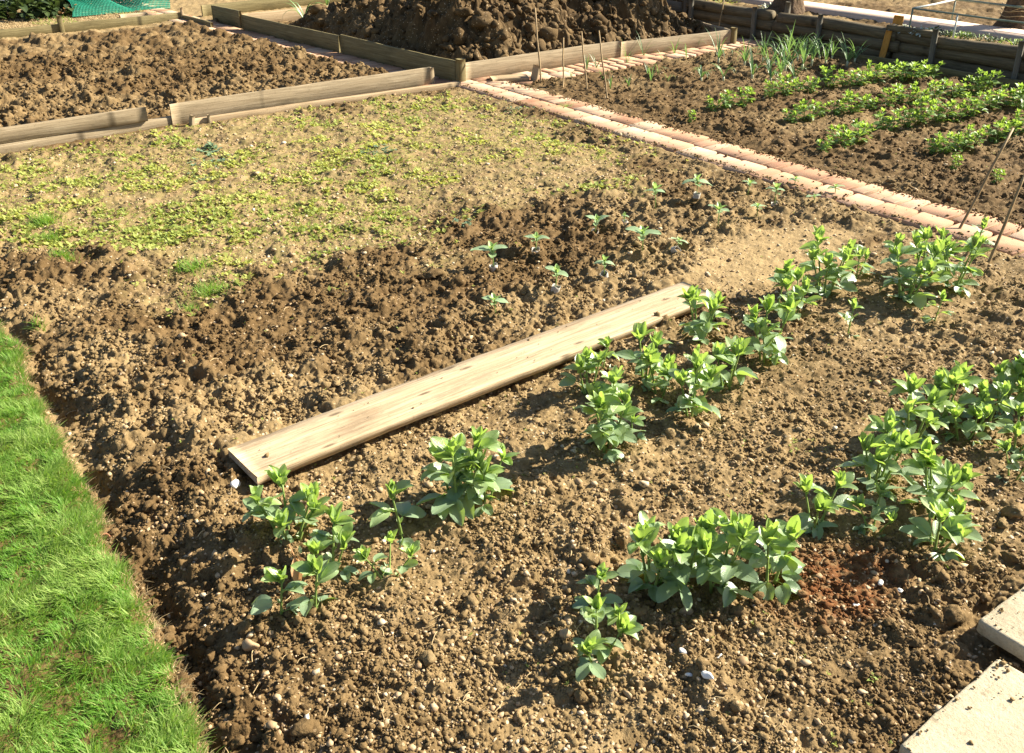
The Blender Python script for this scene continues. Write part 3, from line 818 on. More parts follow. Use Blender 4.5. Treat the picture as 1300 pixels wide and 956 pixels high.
for ri, (rn, pl) in enumerate(ROWS):
    for k, (bx, by, hp) in enumerate(pl):
        x, y, zz = G(bx, by)
        if len(protos) < 7:
            o = bean_plant('broad_bean_plant', x, y, zz, .19, .22, 6, None, None, 500 + len(protos) * 13, 'farleaf', True, s=.9); protos.append(o)
        else:
            o = copy_tree(protos[random.randrange(7)]); o.location = (x, y, zz)
        sc = mesh_height(hp, x, y) / .175 * .74
        o.scale = (sc * random.uniform(.92, 1.15), sc * random.uniform(.92, 1.15), sc * .88); o.rotation_euler = (0, 0, random.random() * TAU)
        nm = ORD[k] if k < 14 else 'last'
        tag(o, 'bushy bean plant, %s from the left in the %s' % (nm, rn), 'bean plant', 'bean plants in the rows of the far bed')
# three tiny ones
for bx, by, lab in ((877, 154, 'small lone bean plant between the brick path and the farthest bean row'), (1212, 192 + 22, 'weak little bean plant below the nearest row of the far bed'), (1265, 232, 'pale small bean plant between the two leaning canes')):
    x, y, zz = G(bx, by); o = copy_tree(protos[2]); o.location = (x, y, zz); o.scale = (.45, .45, .5)
    tag(o, lab, 'bean plant', 'bean plants in the rows of the far bed')

# ------------------------------------------------------------------ leeks
def leek(name, x, y, z, h, label, group, seed, n=7, spread=.5, w=.011, cat='leek', shank=True):
    rnd = random.Random(seed); root = empty(name, (x, y, z), 0, label, cat, group)
    if shank:
        m = MB(); tube_mb([(0, 0, -.02), (0, 0, h * .10), (0, 0, h * .2)], [.011, .011, .010], 8, m); m.build('shank', M['shank'], root, True)
    m = MB(); a0 = rnd.random() * 3
    for k in range(n):
        az = a0 + (k % 2) * math.pi + rnd.uniform(-.5, .5); L = h * rnd.uniform(.85, 1.3); nl = 9
        bend = rnd.uniform(.2, 1.3) if rnd.random() < .55 else rnd.uniform(1.6, 2.6)
        el0 = math.pi / 2 - spread * rnd.uniform(.25, 1)
        v = []; uv = []; p = np.array((0, 0, h * (.10 if shank else 0))); 
        kink = rnd.randrange(4, 8)
        for i in range(nl + 1):
            t = i / nl; el = el0 - bend * t ** 2.2 - (.5 if i > kink and bend > 1.5 else 0)
            d = np.array((math.cos(az) * math.cos(el), math.sin(az) * math.cos(el), math.sin(el)))
            if i: p = p + d * L / nl
            ww = w * (1 - t ** 1.6) * (.8 + .4 * min(1, t * 3)); sx = np.array((math.sin(az), -math.cos(az), 0)); up = np.cross(sx, d)
            for s_ in (-1, 0, 1):
                v.append(p + sx * ww * s_ + up * (abs(s_) * ww * .5)); uv.append((.5 + .5 * s_, t))
        f = [(i * 3 + j, i * 3 + j + 1, i * 3 + j + 4, i * 3 + j + 3) for i in range(nl) for j in range(2)]
        m.add(np.array(v), np.array(f), rnd.uniform(0, .8), np.array(uv))
    m.build('foliage', M['leek'], root, True); return root
LK = [(955, 98, 34), (975, 92, 42), (990, 100, 36), (1003, 88, 46), (1012, 78, 40), (1030, 84, 36), (1048, 82, 30), (1075, 84, 34), (1085, 78, 30), (968, 80, 38), (912, 78, 38), (918, 103, 24), (890, 102, 26), (1000, 72, 34), (1022, 76, 30), (945, 84, 30), (985, 84, 34), (996, 95, 40), (1018, 90, 42), (1040, 76, 30), (1008, 100, 30), (978, 104, 30), (1056, 76, 28)]
for i, (bx, by, hp) in enumerate(sorted(LK)):
    x, y, zz = G(bx, by); big = hp > 28
    leek('leek', x, y, zz, mesh_height(hp, x, y) * .9, 'strappy-leaved leek, %s from the left in the patch beside the log wall' % (ORD[i] if i < 22 else 'last'), 'leeks at the back of the right-hand bed', 40 + i, 9, .6, .008)
ON = [(745, 90, 18), (757, 88, 22), (765, 102, 22), (796, 82, 26), (798, 110, 16), (817, 73, 28), (822, 96, 16), (826, 104, 22), (835, 98, 20), (842, 78, 18), (856, 70, 20), (871, 74, 20), (885, 62, 18), (725, 100, 14), (775, 110, 16), (848, 104, 14)]
for i, (bx, by, hp) in enumerate(sorted(ON)):
    x, y, zz = G(bx, by)
    leek('young_onion', x, y, zz, mesh_height(hp, x, y), 'thin grassy young onion, %s from the left among the bamboo canes and leeks' % (ORD[i] if i < 14 else ('second to last' if i == 14 else 'very last')), 'young onions between the canes and the leeks', 140 + i, 4, .45, .006, 'onion', False)
for bx, by, hp, lab in ((388, 34, 42, 'large leek with bent white-edged leaves in the far bed behind the side board'), (416, 14, 28, 'leek behind and right of the large one in the far bed'), (485, 12, 22, 'yellowish leek in front of the soil heap, by its left top'), (501, 29, 18, 'thin leek lying half buried on the left slope of the heap'), (627, 4, 18, 'leek growing on top of the dark soil heap')):
    x, y, zz = G(bx, by)
    if bx == 485: x, y, zz = 6.05, 10.6, .12
    if bx == 501: x, y, zz = 5.9, 9.75, .17
    if bx == 627: x, y, zz = 6.65, 8.35, .40
    leek('leek', x, y, zz, mesh_height(hp, x, y), lab, 'leeks around the soil heap', bx, 8, .5, .014, shank=hp > 25)

# ------------------------------------------------------------------ weeds
X, Y, RR = scatter(90000, r1, 3.4, 9.5); z = zones(X, Y)
dn = .5 + .9 * (fbm(X * 1.9, Y * 1.9, 70, 4) - .5) + .55 * (fbm(X * 9, Y * 9, 71, 2) - .5)
north = sstep(4.0, 5.6, Y)
k_ = (z['weed'] * sstep(.37, .60, dn + .07 * north) * (.4 + .6 * north) > r1.random(len(X))) & (path_mask(X, Y) < .1)
X, Y = X[k_], Y[k_]; Zs = H(X, Y)
mb = MB(); tint = np.clip(.5 + (fbm(X * 2, Y * 2, 72, 2) - .5) * 2 + r1.normal(0, .2, len(X)), 0, 1)
for q in range(4):          # little rosettes of rounded leaves
    az = r1.random(len(X)) * TAU; L = r1.uniform(.009, .021, len(X)) * (.55 + 1.1 * sstep(.35, .65, fbm(X * 5, Y * 5, 75, 2))); el = r1.uniform(.0, .9, len(X)); w = L * .33
    d = np.stack((np.cos(az) * np.cos(el), np.sin(az) * np.cos(el), np.sin(el)), 1); s_ = np.stack((np.sin(az), -np.cos(az), 0 * az), 1)
    B = np.stack((X + r1.normal(0, .004, len(X)), Y + r1.normal(0, .004, len(X)), Zs + .003), 1)
    V = np.stack((B, B + d * (L * .45)[:, None] + s_ * w[:, None], B + d * L[:, None] * 1.0, B + d * (L * .45)[:, None] - s_ * w[:, None]), 1)
    f_ = (np.arange(len(X)) * 4)[:, None] + np.array([[0, 1, 2, 3]])
    mb.add(V.reshape(-1, 3), f_, np.repeat(tint, 4), np.tile(np.array([(.5, 0), (1, .5), (.5, 1), (0, .5)], np.float32), (len(X), 1)))
# sparse weeds elsewhere
X, Y, RR = scatter(700, r1, 1.7, 9); z = zones(X, Y); k_ = (z['lawn'] < .5) & (fbm(X * 2, Y * 2, 73, 2) > .5); X, Y = X[k_], Y[k_]; Zs = H(X, Y)
for x, y, q in zip(X, Y, Zs):
    rnd = random
    for k in range(rnd.randrange(3, 7)):
        put_leaf(mb, (x, y, q + .002), rnd.random() * TAU, rnd.uniform(.1, .9), rnd.uniform(.006, .013), rnd.uniform(.003, .007), .3, rnd, .2, .3, 2, 3)
tag(mb.build('ground_weeds', M['weed'], smooth=False), 'thin yellow-green carpet of tiny weeds over the uncultivated part of the bed', 'weeds', kind='stuff')

def weed_clump(px, py, wpx, n, mat, lab, Lr=(.02, .04), seed=0, tints=(0, 1), elr=(.1, .8)):
    rnd = random.Random(seed); x, y, zz = G(px, py); w = wpx * depth(x, y) / FPX
    m = MB()
    for k in range(n):
        a = rnd.random() * TAU; rr = w * .5 * math.sqrt(rnd.random()); ox, oy = math.cos(a) * rr, math.sin(a) * rr * .8
        zq = h1(x + ox, y + oy) - zz
        for _ in range(6):
            L = rnd.uniform(*Lr); put_leaf(m, (ox, oy, zq), rnd.random() * TAU, rnd.uniform(*elr), L, L * rnd.uniform(.3, .5), rnd.uniform(*tints), rnd, .25, .5, 3, 3)
    o = m.build('weed_clump', M[mat], None, True, (x, y, zz)); tag(o, lab, 'weed', 'larger weeds in the rough bed', 'stuff' if n > 8 else None)
weed_clump(262, 192, 36, 14, 'thistle', 'tall bluish weed clump below the middle of the long board', (.03, .06), 1)
weed_clump(268, 207, 60, 22, 'thistle', 'flat bluish weed clump just under the tall bluish one', (.02, .04), 2)
weed_clump(484, 191, 62, 24, 'thistle', 'long blue-green weed patch in the middle of the weedy ground', (.02, .04), 3)
weed_clump(592, 272, 44, 18, 'weed', 'yellow-green weed patch left of the back row of seedlings', (.015, .035), 4)
weed_clump(398, 267, 18, 8, 'weed', 'small fresh green weed in the middle of the rough bed', (.015, .035), 5, (0, .4))
weed_clump(440, 293, 40, 20, 'weed', 'green weed patch in front of the small fresh one', (.015, .03), 6, (0, .6))
weed_clump(658, 140, 40, 12, 'thistle', 'grey-green weed clump against the start of the brick path', (.02, .04), 7)
weed_clump(245, 228, 50, 12, 'thistle', 'thin bluish weeds below the two bluish clumps', (.015, .03), 8)
weed_clump(590, 240 + 45, 40, 10, 'thistle', 'bluish weed clump between the yellow-green patch and the leftmost seedling', (.015, .03), 9)
weed_clump(805, 222, 40, 12, 'weed', 'pale green weed patch near the bricks, above the seedlings', (.015, .03), 10)
weed_clump(1110, 862, 14, 3, 'weed', 'single small green weed at the bottom of the photo near the slabs', (.01, .018), 11, (0, .3))
weed_clump(1196, 472, 16, 4, 'weed', 'small pale weed behind the right-hand bean cluster', (.01, .02), 12, (.2, .6))
weed_clump(1020, 566, 44, 9, 'weed', 'scattered tiny weeds on bare soil between the two bean rows', (.008, .016), 13, (.3, .8))

def tuft(px, py, wpx, n, lab, seed, L=.06):
    r = np.random.default_rng(seed); x, y, zz = G(px, py); w = wpx * depth(x, y) / FPX
    m = MB(); X = r.normal(0, w * .22, n); Y = r.normal(0, w * .18, n)
    blades(m, X, Y, H(x + X, y + Y) - zz - .004, L * r.uniform(.5, 1.2, n), .0016 + 0 * X, r, .8, r.random(n) * .7)
    tag(m.build('grass_tuft', M['grass'], None, True, (x, y, zz)), lab, 'grass tuft', 'tufts of grass in the rough bed')
tuft(58, 284, 44, 260, 'upper grass tuft near the left picture edge', 1, .07)
tuft(66, 304, 26, 120, 'middle grass tuft of the three near the left picture edge', 2, .06)
tuft(82, 328, 28, 130, 'lowest grass tuft of the three near the left picture edge', 3)
tuft(245, 342, 50, 240, 'wide grass tuft at the lower border of the weedy ground', 4)
tuft(268, 370, 60, 260, 'longest straggling grass tuft under the wide one', 5)
tuft(243, 398, 20, 80, 'small grass tuft on dug soil, lowest of all', 6)
tuft(720, 137, 22, 60, 'small bright grass tuft between the brick path and the canes', 7)
tuft(50, 415, 14, 40, 'thin grass tuft just above the top corner of the lawn', 8)

# ------------------------------------------------------------------ brick paths
def bricks(rects, name, lab):
    m = MB(); r = np.random.default_rng(5)
    for (fx, length, wid) in rects:
        y = 0.0
        while y < length:
            for col in range(2):
                u = .225 + r.normal(0, .004)
                split = r.random() < .35
                parts_ = [(0, .5), (.5, 1)] if split else [(0, 1)]
                off = .06 if col else 0
                for a, b in parts_:
                    x0, x1 = col * wid / 2 + .003, (col + 1) * wid / 2 - .003
                    y0, y1 = y + off + u * a + .010, y + off + u * b - .010
                    hz = .022 + r.normal(0, .003); tl = r.normal(0, .010, 2); tint = r.random(); rot = r.normal(0, .018)
                    xm, ym = (x0 + x1) / 2 + r.normal(0, .003), (y0 + y1) / 2; hx, hy = (x1 - x0) / 2, (y1 - y0) / 2
                    g = 4; V = []
                    def pt(px_, py_, z_):
                        q = (px_ * math.cos(rot) - py_ * math.sin(rot), px_ * math.sin(rot) + py_ * math.cos(rot))
                        return (*fx(xm + q[0], ym + q[1]), z_ + px_ * tl[0] + py_ * tl[1])
                    bv = .009
                    ring = [(-hx + bv, -hy), (hx - bv, -hy), (hx, -hy + bv), (hx, hy - bv), (hx - bv, hy), (-hx + bv, hy), (-hx, hy - bv), (-hx, -hy + bv)]
                    ring = [(a_ + r.normal(0, .0015), b_ + r.normal(0, .0015)) for a_, b_ in ring]
                    for sc, z_ in ((1, -.05), (1, hz - .006), (1 - .006 / hy * .5, hz)):
                        for a_, b_ in ring: V.append(pt(a_ * sc, b_ * sc, z_))
                    f = [(l * 8 + j, l * 8 + (j + 1) % 8, (l + 1) * 8 + (j + 1) % 8, (l + 1) * 8 + j) for l in range(2) for j in range(8)]
                    m.add(np.array(V), [np.array(f), np.array([[16 + j for j in range(8)]])], tint)
            y += .225
    o = m.build(name, M['brick']); tag(o, lab, None, None, 'structure'); return o
bricks([(lambda a, b: (4.93 + a + .012 * math.sin(b * 1.3), -.2 + b), 7.5, .475)], 'brick_path', 'pale pink brick path between the two near beds')
bricks([(lambda a, b: (4.62 + a + float(np.interp(7.35 + b, [7.4, 11.3, 17], [0, -.37, -.75])), 7.35 + b), 9.3, .40)], 'far_brick_path', 'pink brick path between the two raised beds')
bricks([(lambda a, b: (5.38 + b, 7.34 - a), 3.6, .41)], 'cross_brick_path', 'pink brick path in front of the soil heap bed')
# soil swept over the bricks
mb = MB(); n = 2200; Y = r1.uniform(1.2, 7.3, n); side = r1.random(n)
X = np.where(side < .4, 4.94 + np.abs(r1.normal(0, .022, n)), np.where(side < .9, 5.40 - np.abs(r1.normal(0, .03, n)), r1.uniform(4.96, 5.37, n)))
lumps(mb, X, Y, np.full(n, .026), np.exp(r1.normal(math.log(.0045), .45, n)).clip(.003, .02), 1, r1)
tag(mb.build('path_crumbs', M['crumb']), 'soil crumbs fallen on the edges of the brick path', 'soil crumbs', kind='stuff')

# ------------------------------------------------------------------ timber
def board(name, p0, p1, z0, z1, th, mat, label, seed, cat='board', group=None, wob=.003, tilt=0.0, zr=None, chip=0.0, bev=.004):
    """upright board from p0 to p1 (x, y); local x runs along it"""
    dx, dy = p1[0] - p0[0], p1[1] - p0[1]; L = math.hypot(dx, dy)
    m = box_mb(0, L, -th / 2, th / 2, z0, z1, max(6, int(L / .08)), wob, seed, bev, chip=chip)
    o = m.build(name, M[mat]); o.location = (p0[0], p0[1], 0); o.rotation_euler = (tilt, 0, math.atan2(dy, dx))
    if label: tag(o, label, cat, group)
    return o
BG = 'boards edging the raised beds'
# the loose plank in the middle
pl = MB()
L = 2.40; W = .222; n = 60; k = 10; rr = np.random.default_rng(3); V = []
for i in range(n + 1):
    t = i / n; x = L * t
    e0 = .0015 * math.sin(t * 9) + .001 * math.sin(t * 31) + rr.normal(0, .0007); e1 = .002 * math.sin(t * 7 + 2) + rr.normal(0, .0008)
    if .30 < t < .36: e1 += .003
    hw = W / 2; ys = [-hw + e0, -hw * .6, 0, hw * .6, hw - e1]
    warp = .004 * math.sin(t * 3.1 + .5)
    skew = .006 * (t - .5) * 0
    for yy in ys: V.append((x + (0 if 0 < i < n else .004 * math.sin(yy * 50)), yy, .014 + warp - .0012 * (1 - (yy / hw) ** 2)))
    V.append((x, hw - e1 + .0008, .011 + warp)); V.append((x, hw - e1, -.016 + warp)); V.append((x, 0, -.016 + warp)); V.append((x, -hw + e0, -.016 + warp)); V.append((x, -hw + e0 - .0008, .011 + warp))
fa = [(i * k + j, i * k + (j + 1) % k, (i + 1) * k + (j + 1) % k, (i + 1) * k + j) for i in range(n) for j in range(k)]
pl.add(V, [np.array(fa), np.array([list(range(k))]), np.array([[n * k + j for j in range(k)][::-1]])])
pk = pl.build('plank', M['plank'])
a = P(307, 586, .085); b = P(890, 364, .055)
ang = math.atan2(b[1] - a[1], b[0] - a[0]); Lp = math.hypot(b[0] - a[0], b[1] - a[1])
pk.location = (a[0], a[1], .083 - .019); pk.rotation_euler = (0, math.atan2(.03, Lp), ang); pk.scale = (Lp / L, 1, 1)
tag(pk, 'long bare wooden plank lying on the soil between the seedlings and the bean rows', 'plank')

mb = MB(); n = 45; tq = r1.random(n); lq = r1.uniform(-1, 1, n); lq = np.sign(lq) * np.abs(lq) ** .6 * .095; sz = np.exp(r1.normal(math.log(.0022), .5, n)).clip(.001, .008)
lumps(mb, a[0] + (b[0] - a[0]) * tq - math.sin(ang) * lq, a[1] + (b[1] - a[1]) * tq + math.cos(ang) * lq, .079 - .03 * tq + .004 * np.sin(tq * 3.1 + .5) + sz * .2, sz, 1, r1)
tag(mb.build('plank_crumbs', M['crumb']), 'tiny soil crumbs lying on the loose plank', 'soil crumbs', kind='stuff')
board('edging_board', (-.7, 7.42), (2.17, 7.47), .075, .185, .024, 'board', 'grey-brown board at the left edge, resting on a lower rail', 1, group=BG)
board('edging_rail', (-.7, 7.385), (2.42, 7.52), -.03, .068, .05, 'board', 'weathered lower rail under the left grey-brown board', 2, 'rail', BG)
board('edging_board', (2.36, 7.49), (4.76, 7.45), -.01, .172, .025, 'board', 'long grey-brown board across the middle, whose right end stops at the brick path', 3, group=BG)
board('ground_rail', (2.5, 7.42), (4.98, 7.29), -.02, .045, .05, 'paleboard', 'low pale rail half buried in front of the long middle board', 4, 'rail', BG)
def post(p, h, w, mat, lab, group=None, lean=(0, 0), name='wooden_post', cat='post', z=-.05, d=None, rz=.1):
    d = d or w
    m = box_mb(0, h - z, -w / 2, w / 2, -d / 2, d / 2, 6, .001, int(p[0] * 77) + 3, .003)
    o = m.build(name, M[mat]); o.location = (p[0], p[1], z)
    o.rotation_euler = (lean[0], -math.pi / 2 + lean[1], rz)
    tag(o, lab, cat, group); return o
post((4.785, 7.475), .165, .05, 'board', 'short square post at the right end of the long middle board')
post((2.46, 7.37), .09, .035, 'board', 'small peg leaning against the left end of the long middle board', lean=(.3, .2), name='peg', cat='peg')
post((2.62, 7.38), .07, .024, 'board', 'stubby peg, second one along the foot of the long middle board', name='peg', cat='peg', lean=(-.2, 0))
# heap bed
post((5.055, 7.375), .225, .07, 'oboard', 'thick corner post where the two boards of the soil heap bed meet')
board('edging_board', (5.03, 7.42), (4.87, 9.35), -.02, .205, .024, 'oboard', 'olive side board of the soil heap bed, nearer half', 5, group=BG)
board('edging_board', (4.865, 9.38), (4.66, 11.45), -.02, .19, .024, 'oboard', 'olive side board of the soil heap bed, farther half', 6, group=BG)
board('edging_board', (5.10, 7.385), (7.05, 7.34), -.01, .185, .024, 'board', 'front board of the soil heap bed, nearer the corner post', 7, group=BG)
board('edging_board', (7.07, 7.345), (8.60, 7.18), -.01, .17, .024, 'board', 'front board of the soil heap bed, the far right half', 8, group=BG)
post((8.64, 7.17), .19, .06, 'oboard', 'post at the far right end of the front board of the soil heap bed')
board('edging_board', (8.66, 7.24), (8.95, 8.35), -.01, .16, .024, 'board', 'short right side board of the soil heap bed by the log wall', 9, group=BG)
post((5.62, 7.0), .16, .075, 'paleboard', 'pale offcut stake leaning beside the brick path in front of the heap bed', lean=(.1, .25), d=.03, name='stake', cat='stake')
board('timber_offcut', (5.30, 7.23), (5.62, 7.08), .012, .05, .16, 'paleboard', 'pale flat timber offcut on the bricks at the foot of the corner post', 10, 'offcut')
# right bed far edge
board('edging_board', (8.98, 6.75), (8.98, 3.1), -.02, .075, .035, 'oboard', 'low edging board between the far bean rows and the gravel strip', 11, group=BG, wob=.008)
# left bed, far side
board('edging_board', (-.4, 12.50), (4.35, 12.72), -.02, .11, .04, 'oboard', 'long low board closing the far side of the left dug bed', 12, group=BG, wob=.01)
board('edging_board', (4.37, 12.68), (4.42, 11.85), -.02, .07, .04, 'oboard', 'short board returning from the long low far board towards the path', 13, group=BG)
post((2.85, 12.62), .2, .05, 'oboard', 'little post standing at the long low far board on the left'); 
post((4.36, 12.70), .16, .03, 'paleboard', 'pale thin stake at the right corner of the long low far board', name='stake', cat='stake')
# bed behind the path
board('edging_board', (4.66, 12.40), (4.72, 11.66), -.02, .20, .035, 'oboard', 'dark end board of the pale bed beyond the brick path', 14, group=BG)
board('edging_board', (4.74, 11.66), (9.3, 11.86), -.02, .16, .035, 'paleboard', 'long pale board in front of the bed behind the soil heap', 15, group=BG)
board('edging_board', (4.68, 12.85), (9.6, 13.2), -.02, .14, .035, 'oboard', 'long farther board, parallel behind the pale one', 16, group=BG)
board('edging_board', (3.6, 17.2), (4.6, 17.1), -.02, .18, .05, 'clay', 'reddish brown board at the top of the photo beyond the path', 17, group=BG)

# canes
def cane(b, t, zt, lab, rad=.0065, zb=None, xy=None):
    if xy is None: x, y, zz = G(*b)
    else: x, y = xy; zz = zb
    # top: find height where the pixel ray passes over/near the base column
    d = F + (t[0] - PCX) / FPX * R - (t[1] - PCY) / FPX * U
    if zt is None:
        tt = depth(x, y, zz); q = d * tt; tx, ty, tz = q[0], q[1], q[2] + EYE
    else:
        tt = (zt - EYE) / d[2]; tx, ty, tz = d[0] * tt, d[1] * tt, zt
    v = np.array((tx - x, ty - y, tz - zz))
    pts = [np.array((0, 0, 0)) - v * .06 * min(1, .6 / np.linalg.norm(v))] + [v * q + np.array((.004 * math.sin(q * 9 + x), 0, 0)) for q in (0, .2, .4, .6, .8, 1)]
    rad_ = [rad * 1.05, rad * 1.05, rad, rad * 1.06, rad * .95, rad, rad * .85]
    m = MB(); tube_mb(pts, rad_, 7, m); o = m.build('bamboo_cane', M['cane'], None, True, (x, y, zz)); tag(o, lab, 'cane', 'canes stuck in the beds'); return o
cane((687, 106), (679, 10), None, 'tall cane leaning left, first of the four canes near the brick path', .008)
cane((715, 112), (715, 48), None, 'dark short cane, second of the four near the brick path', .007)
cane((745, 113), (738, 40), None, 'cane with a pale top, third of the four near the brick path', .007)
cane((771, 124), (760, 39), None, 'leaning cane, rightmost of the four near the brick path', .007)
cane((856, 28), (858, -30), None, 'pale cane standing at the right end of the soil heap', .008, .2, (8.2, 8.0))
cane((911, 44), (920, -5), None, 'thin grey cane at the back right corner of the heap bed', .008)
cane((1216, 295), (1286, 163), None, 'long leaning cane, the left of the two at the right end of the brick path', .008)
cane((1256, 332), (1305, 212), None, 'long leaning cane nearest the right picture edge', .008)

# ------------------------------------------------------------------ the dark heap
def heap_h(x, y):
    sx = sstep(5.05, 5.35 + .62 * np.clip(y - 7.6, 0, 2.4), x) * sstep(8.75, 7.9, x); sy = sstep(7.36, 8.25, y) * sstep(11.5, 10.4, y)
    h = .46 * sx * sy * (.72 + .5 * fbm(x * 1.3, y * 1.3, 300, 2))
    h = h + .09 * sstep(7.3, 7.6, y) * sstep(5.0, 5.4, x) * sstep(11.5, 11.0, y) * sstep(8.9, 8.5, x)
    w = .35 + .65 * sstep(0, .25, h)
    h = h + w * (domes(x + .3 * (vnoise(x * 4, y * 4, 7)), y, .42, 310, .6) * .60 + domes(x + .1 * vnoise(x * 9, y * 9, 8), y + .1 * vnoise(x * 8, y * 8, 9), .19, 320, .55) * .50 + domes(x, y, .08, 330, .6) * .65 + domes(x, y, .035, 341, .7) * .5)
    rg = np.abs(fbm(x * 5.5, y * 5.5, 360, 4) - .5) * 2
    h = h + w * (.10 * (fbm(x * 8, y * 8, 350, 4) - .5) + .16 * (.35 - rg) + .05 * (fbm(x * 26, y * 26, 355, 3) - .5)) - .01
    return h
xs = np.arange(5.09, 8.62, .0085); ys = np.arange(7.405, 11.6, .012)
XX, YY = np.meshgrid(xs, ys); ZZ = heap_h(XX.ravel(), YY.ravel())
jx = (vnoise(XX.ravel() * 14, YY.ravel() * 14, 61) - .5) * .07; jx *= sstep(5.09, 5.25, XX.ravel()) * sstep(8.6, 8.45, XX.ravel())
m = MB(); a_, b_ = XX.shape
i_ = np.arange(a_ - 1)[:, None] * b_ + np.arange(b_ - 1)[None, :]
m.add(np.stack((XX.ravel() + jx, YY.ravel(), ZZ), 1), np.stack((i_, i_ + 1, i_ + 1 + b_, i_ + b_), -1).reshape(-1, 4))
o = m.build('soil_heap', M['heap'], None, True); tag(o, 'big dark cloddy heap of soil inside the boarded bed at the top', 'soil heap')
m = MB(); n = 2600; X = r1.uniform(5.2, 8.5, n); Y = 7.45 + 3.6 * r1.random(n) ** 1.4
size = np.exp(r1.normal(math.log(.020), .55, n)).clip(.008, .085); Zs = heap_h(X, Y) + size * .2
lumps(m, X, Y, Zs, size, 2, r1, .3, .75)
tag(m.build('heap_clods', M['heap'], smooth=False), 'dark clods lying loose on the soil heap', 'clods', kind='stuff')

# ------------------------------------------------------------------ log retaining wall
def log(p0, p1, z, r, seed, parent):
    rnd = random.Random(seed); n = 14; pts = []
    for i in range(n + 1):
        t = i / n; pts.append((p0[0] + (p1[0] - p0[0]) * t + .008 * math.sin(t * 6 + seed), p0[1] + (p1[1] - p0[1]) * t, z + .008 * math.sin(t * 5 + seed * 2)))
    pts = np.array(pts) - np.array((p0[0], p0[1], 0)); ang = math.atan2(p1[1] - p0[1], p1[0] - p0[0])
    c, s = math.cos(-ang), math.sin(-ang); loc = np.stack((pts[:, 0] * c - pts[:, 1] * s, pts[:, 0] * s + pts[:, 1] * c, pts[:, 2]), 1)
    m = MB(); tube_mb(loc, [r * rnd.uniform(.93, 1.06) for _ in range(n + 1)], 14, m); o = m.build('log', M['log'], parent, True)
    o.location = (p0[0], p0[1], 0); o.rotation_euler = (0, 0, ang); return o
lw = empty('log_wall', (0, 0, 0), 0, 'low retaining wall of stacked round logs along the right-hand bed', 'retaining wall')
segs = [(2.2, 4.05), (4.1, 5.45), (5.5, 7.0), (7.05, 8.35)]
for k, (y0, y1) in enumerate(segs):
    for j, zl in enumerate((.05, .16, .265)):
        xo = 9.20 + .008 * ((k + j) % 3)
        log((xo, y0 + .05 * ((j * 7 + k) % 3 - 1)), (xo + .01, y1 + .04 * ((j + k) % 2)), zl, .062, k * 5 + j, lw)
for px, py, lab, hh in ((1286, 104, 'stake holding the log wall, closest to the right picture edge', .40), (1187, 84, 'stake holding the log wall, between the orange boards and the right edge', .40), (1028, 62, 'stake holding the log wall, behind the leeks', .38), (954, 47, 'stake holding the log wall, near the far end', .36), (897, 37, 'crooked stake at the far end of the log wall by the compost bay', .36)):
    x, y = P(px, py); 
    post((9.105, y * .985 if y < 8 else 8.25), hh, .045, 'fence', lab, 'stakes in front of the log wall', lean=(0, random.uniform(-.06, .06)), name='stake', cat='stake', d=.045, rz=random.uniform(-.2, .2))
post((9.36, 7.02), .42, .05, 'fence', 'short stake behind the log wall, next to the stake behind the leeks', 'stakes in front of the log wall', name='stake', cat='stake')
# orange boards leaning on the wall
def px_on_plane_x(px, py, X0):
    d = F + (px - PCX) / FPX * R - (py - PCY) / FPX * U; t = X0 / d[0]; return d[0] * t, d[1] * t, d[2] * t + EYE
b0 = np.array(px_on_plane_x(1119, 75, 9.07)); b1 = np.array(px_on_plane_x(1129, 39, 9.13))
m = box_mb(0, float(np.linalg.norm(b1 - b0)), -.035, .035, -.01, .01, 6, .001, 3)
o = m.build('orange_board', M['orange']); o.location = b0
zx = (b1 - b0) / np.linalg.norm(b1 - b0); zz_ = np.cross(zx, np.cross((1, 0, 0), zx)); zz_ = np.array((1, 0, 0)) - zx * zx[0]; zz_ /= np.linalg.norm(zz_); yy_ = np.cross(zz_, zx)
o.rotation_euler = Matrix((zx, yy_, zz_)).transposed().to_euler()
tag(o, 'long orange-stained board leaning against the log wall', 'board')
c0 = px_on_plane_x(1136, 50, 9.30)
m = box_mb(0, .14, -.055, .055, -.01, .01, 4, .001, 4); o = m.build('orange_board', M['orange']); o.location = (c0[0], c0[1], .30); o.rotation_euler = (0, -math.pi / 2, 0)
tag(o, 'short orange-stained board upright behind the leaning one', 'board')
board('timber_offcut', (9.17, 5.05), (9.19, 5.62), .30, .36, .07, 'log', 'broken timber piece on top of the log wall right of the orange boards', 21, 'offcut', chip=.006)

# ------------------------------------------------------------------ terrace: paving, cage, plants, trees
m = MB(); n = 60; V = []
for i in range(n + 1):
    y = 2.0 + 9.0 * i / n; w = .01 * math.sin(i * 1.7); V += [(9.72 - (y - 5) * .0 + w, y, .318), (10.22 + w * .5, y, .318), (10.22 + w * .5, y, .20), (9.72 + w, y, .20)]
m.add(V, np.array([(i * 4 + j, i * 4 + (j + 1) % 4, (i + 1) * 4 + (j + 1) % 4, (i + 1) * 4 + j) for i in range(n) for j in range(4)]))
tag(m.build('terrace_path', M['pave']), 'pale pinkish path across the terrace above the log wall', None, None, 'structure')
TZ = .30
cg = empty('pipe_frame', (0, 0, 0), 0, 'low rectangular frame of thin pipes standing on the terrace above the log wall', 'pipe frame')
A = P(1124, 46, TZ); B = P(1225, 43, TZ); D = P(1300, 74, TZ); Cc = P(1330, 53, TZ)
A = (9.27, A[1]); D = (9.27, 3.6); B = (10.25, A[1] + .1); Cc = (10.25, 3.7); th_ = .53
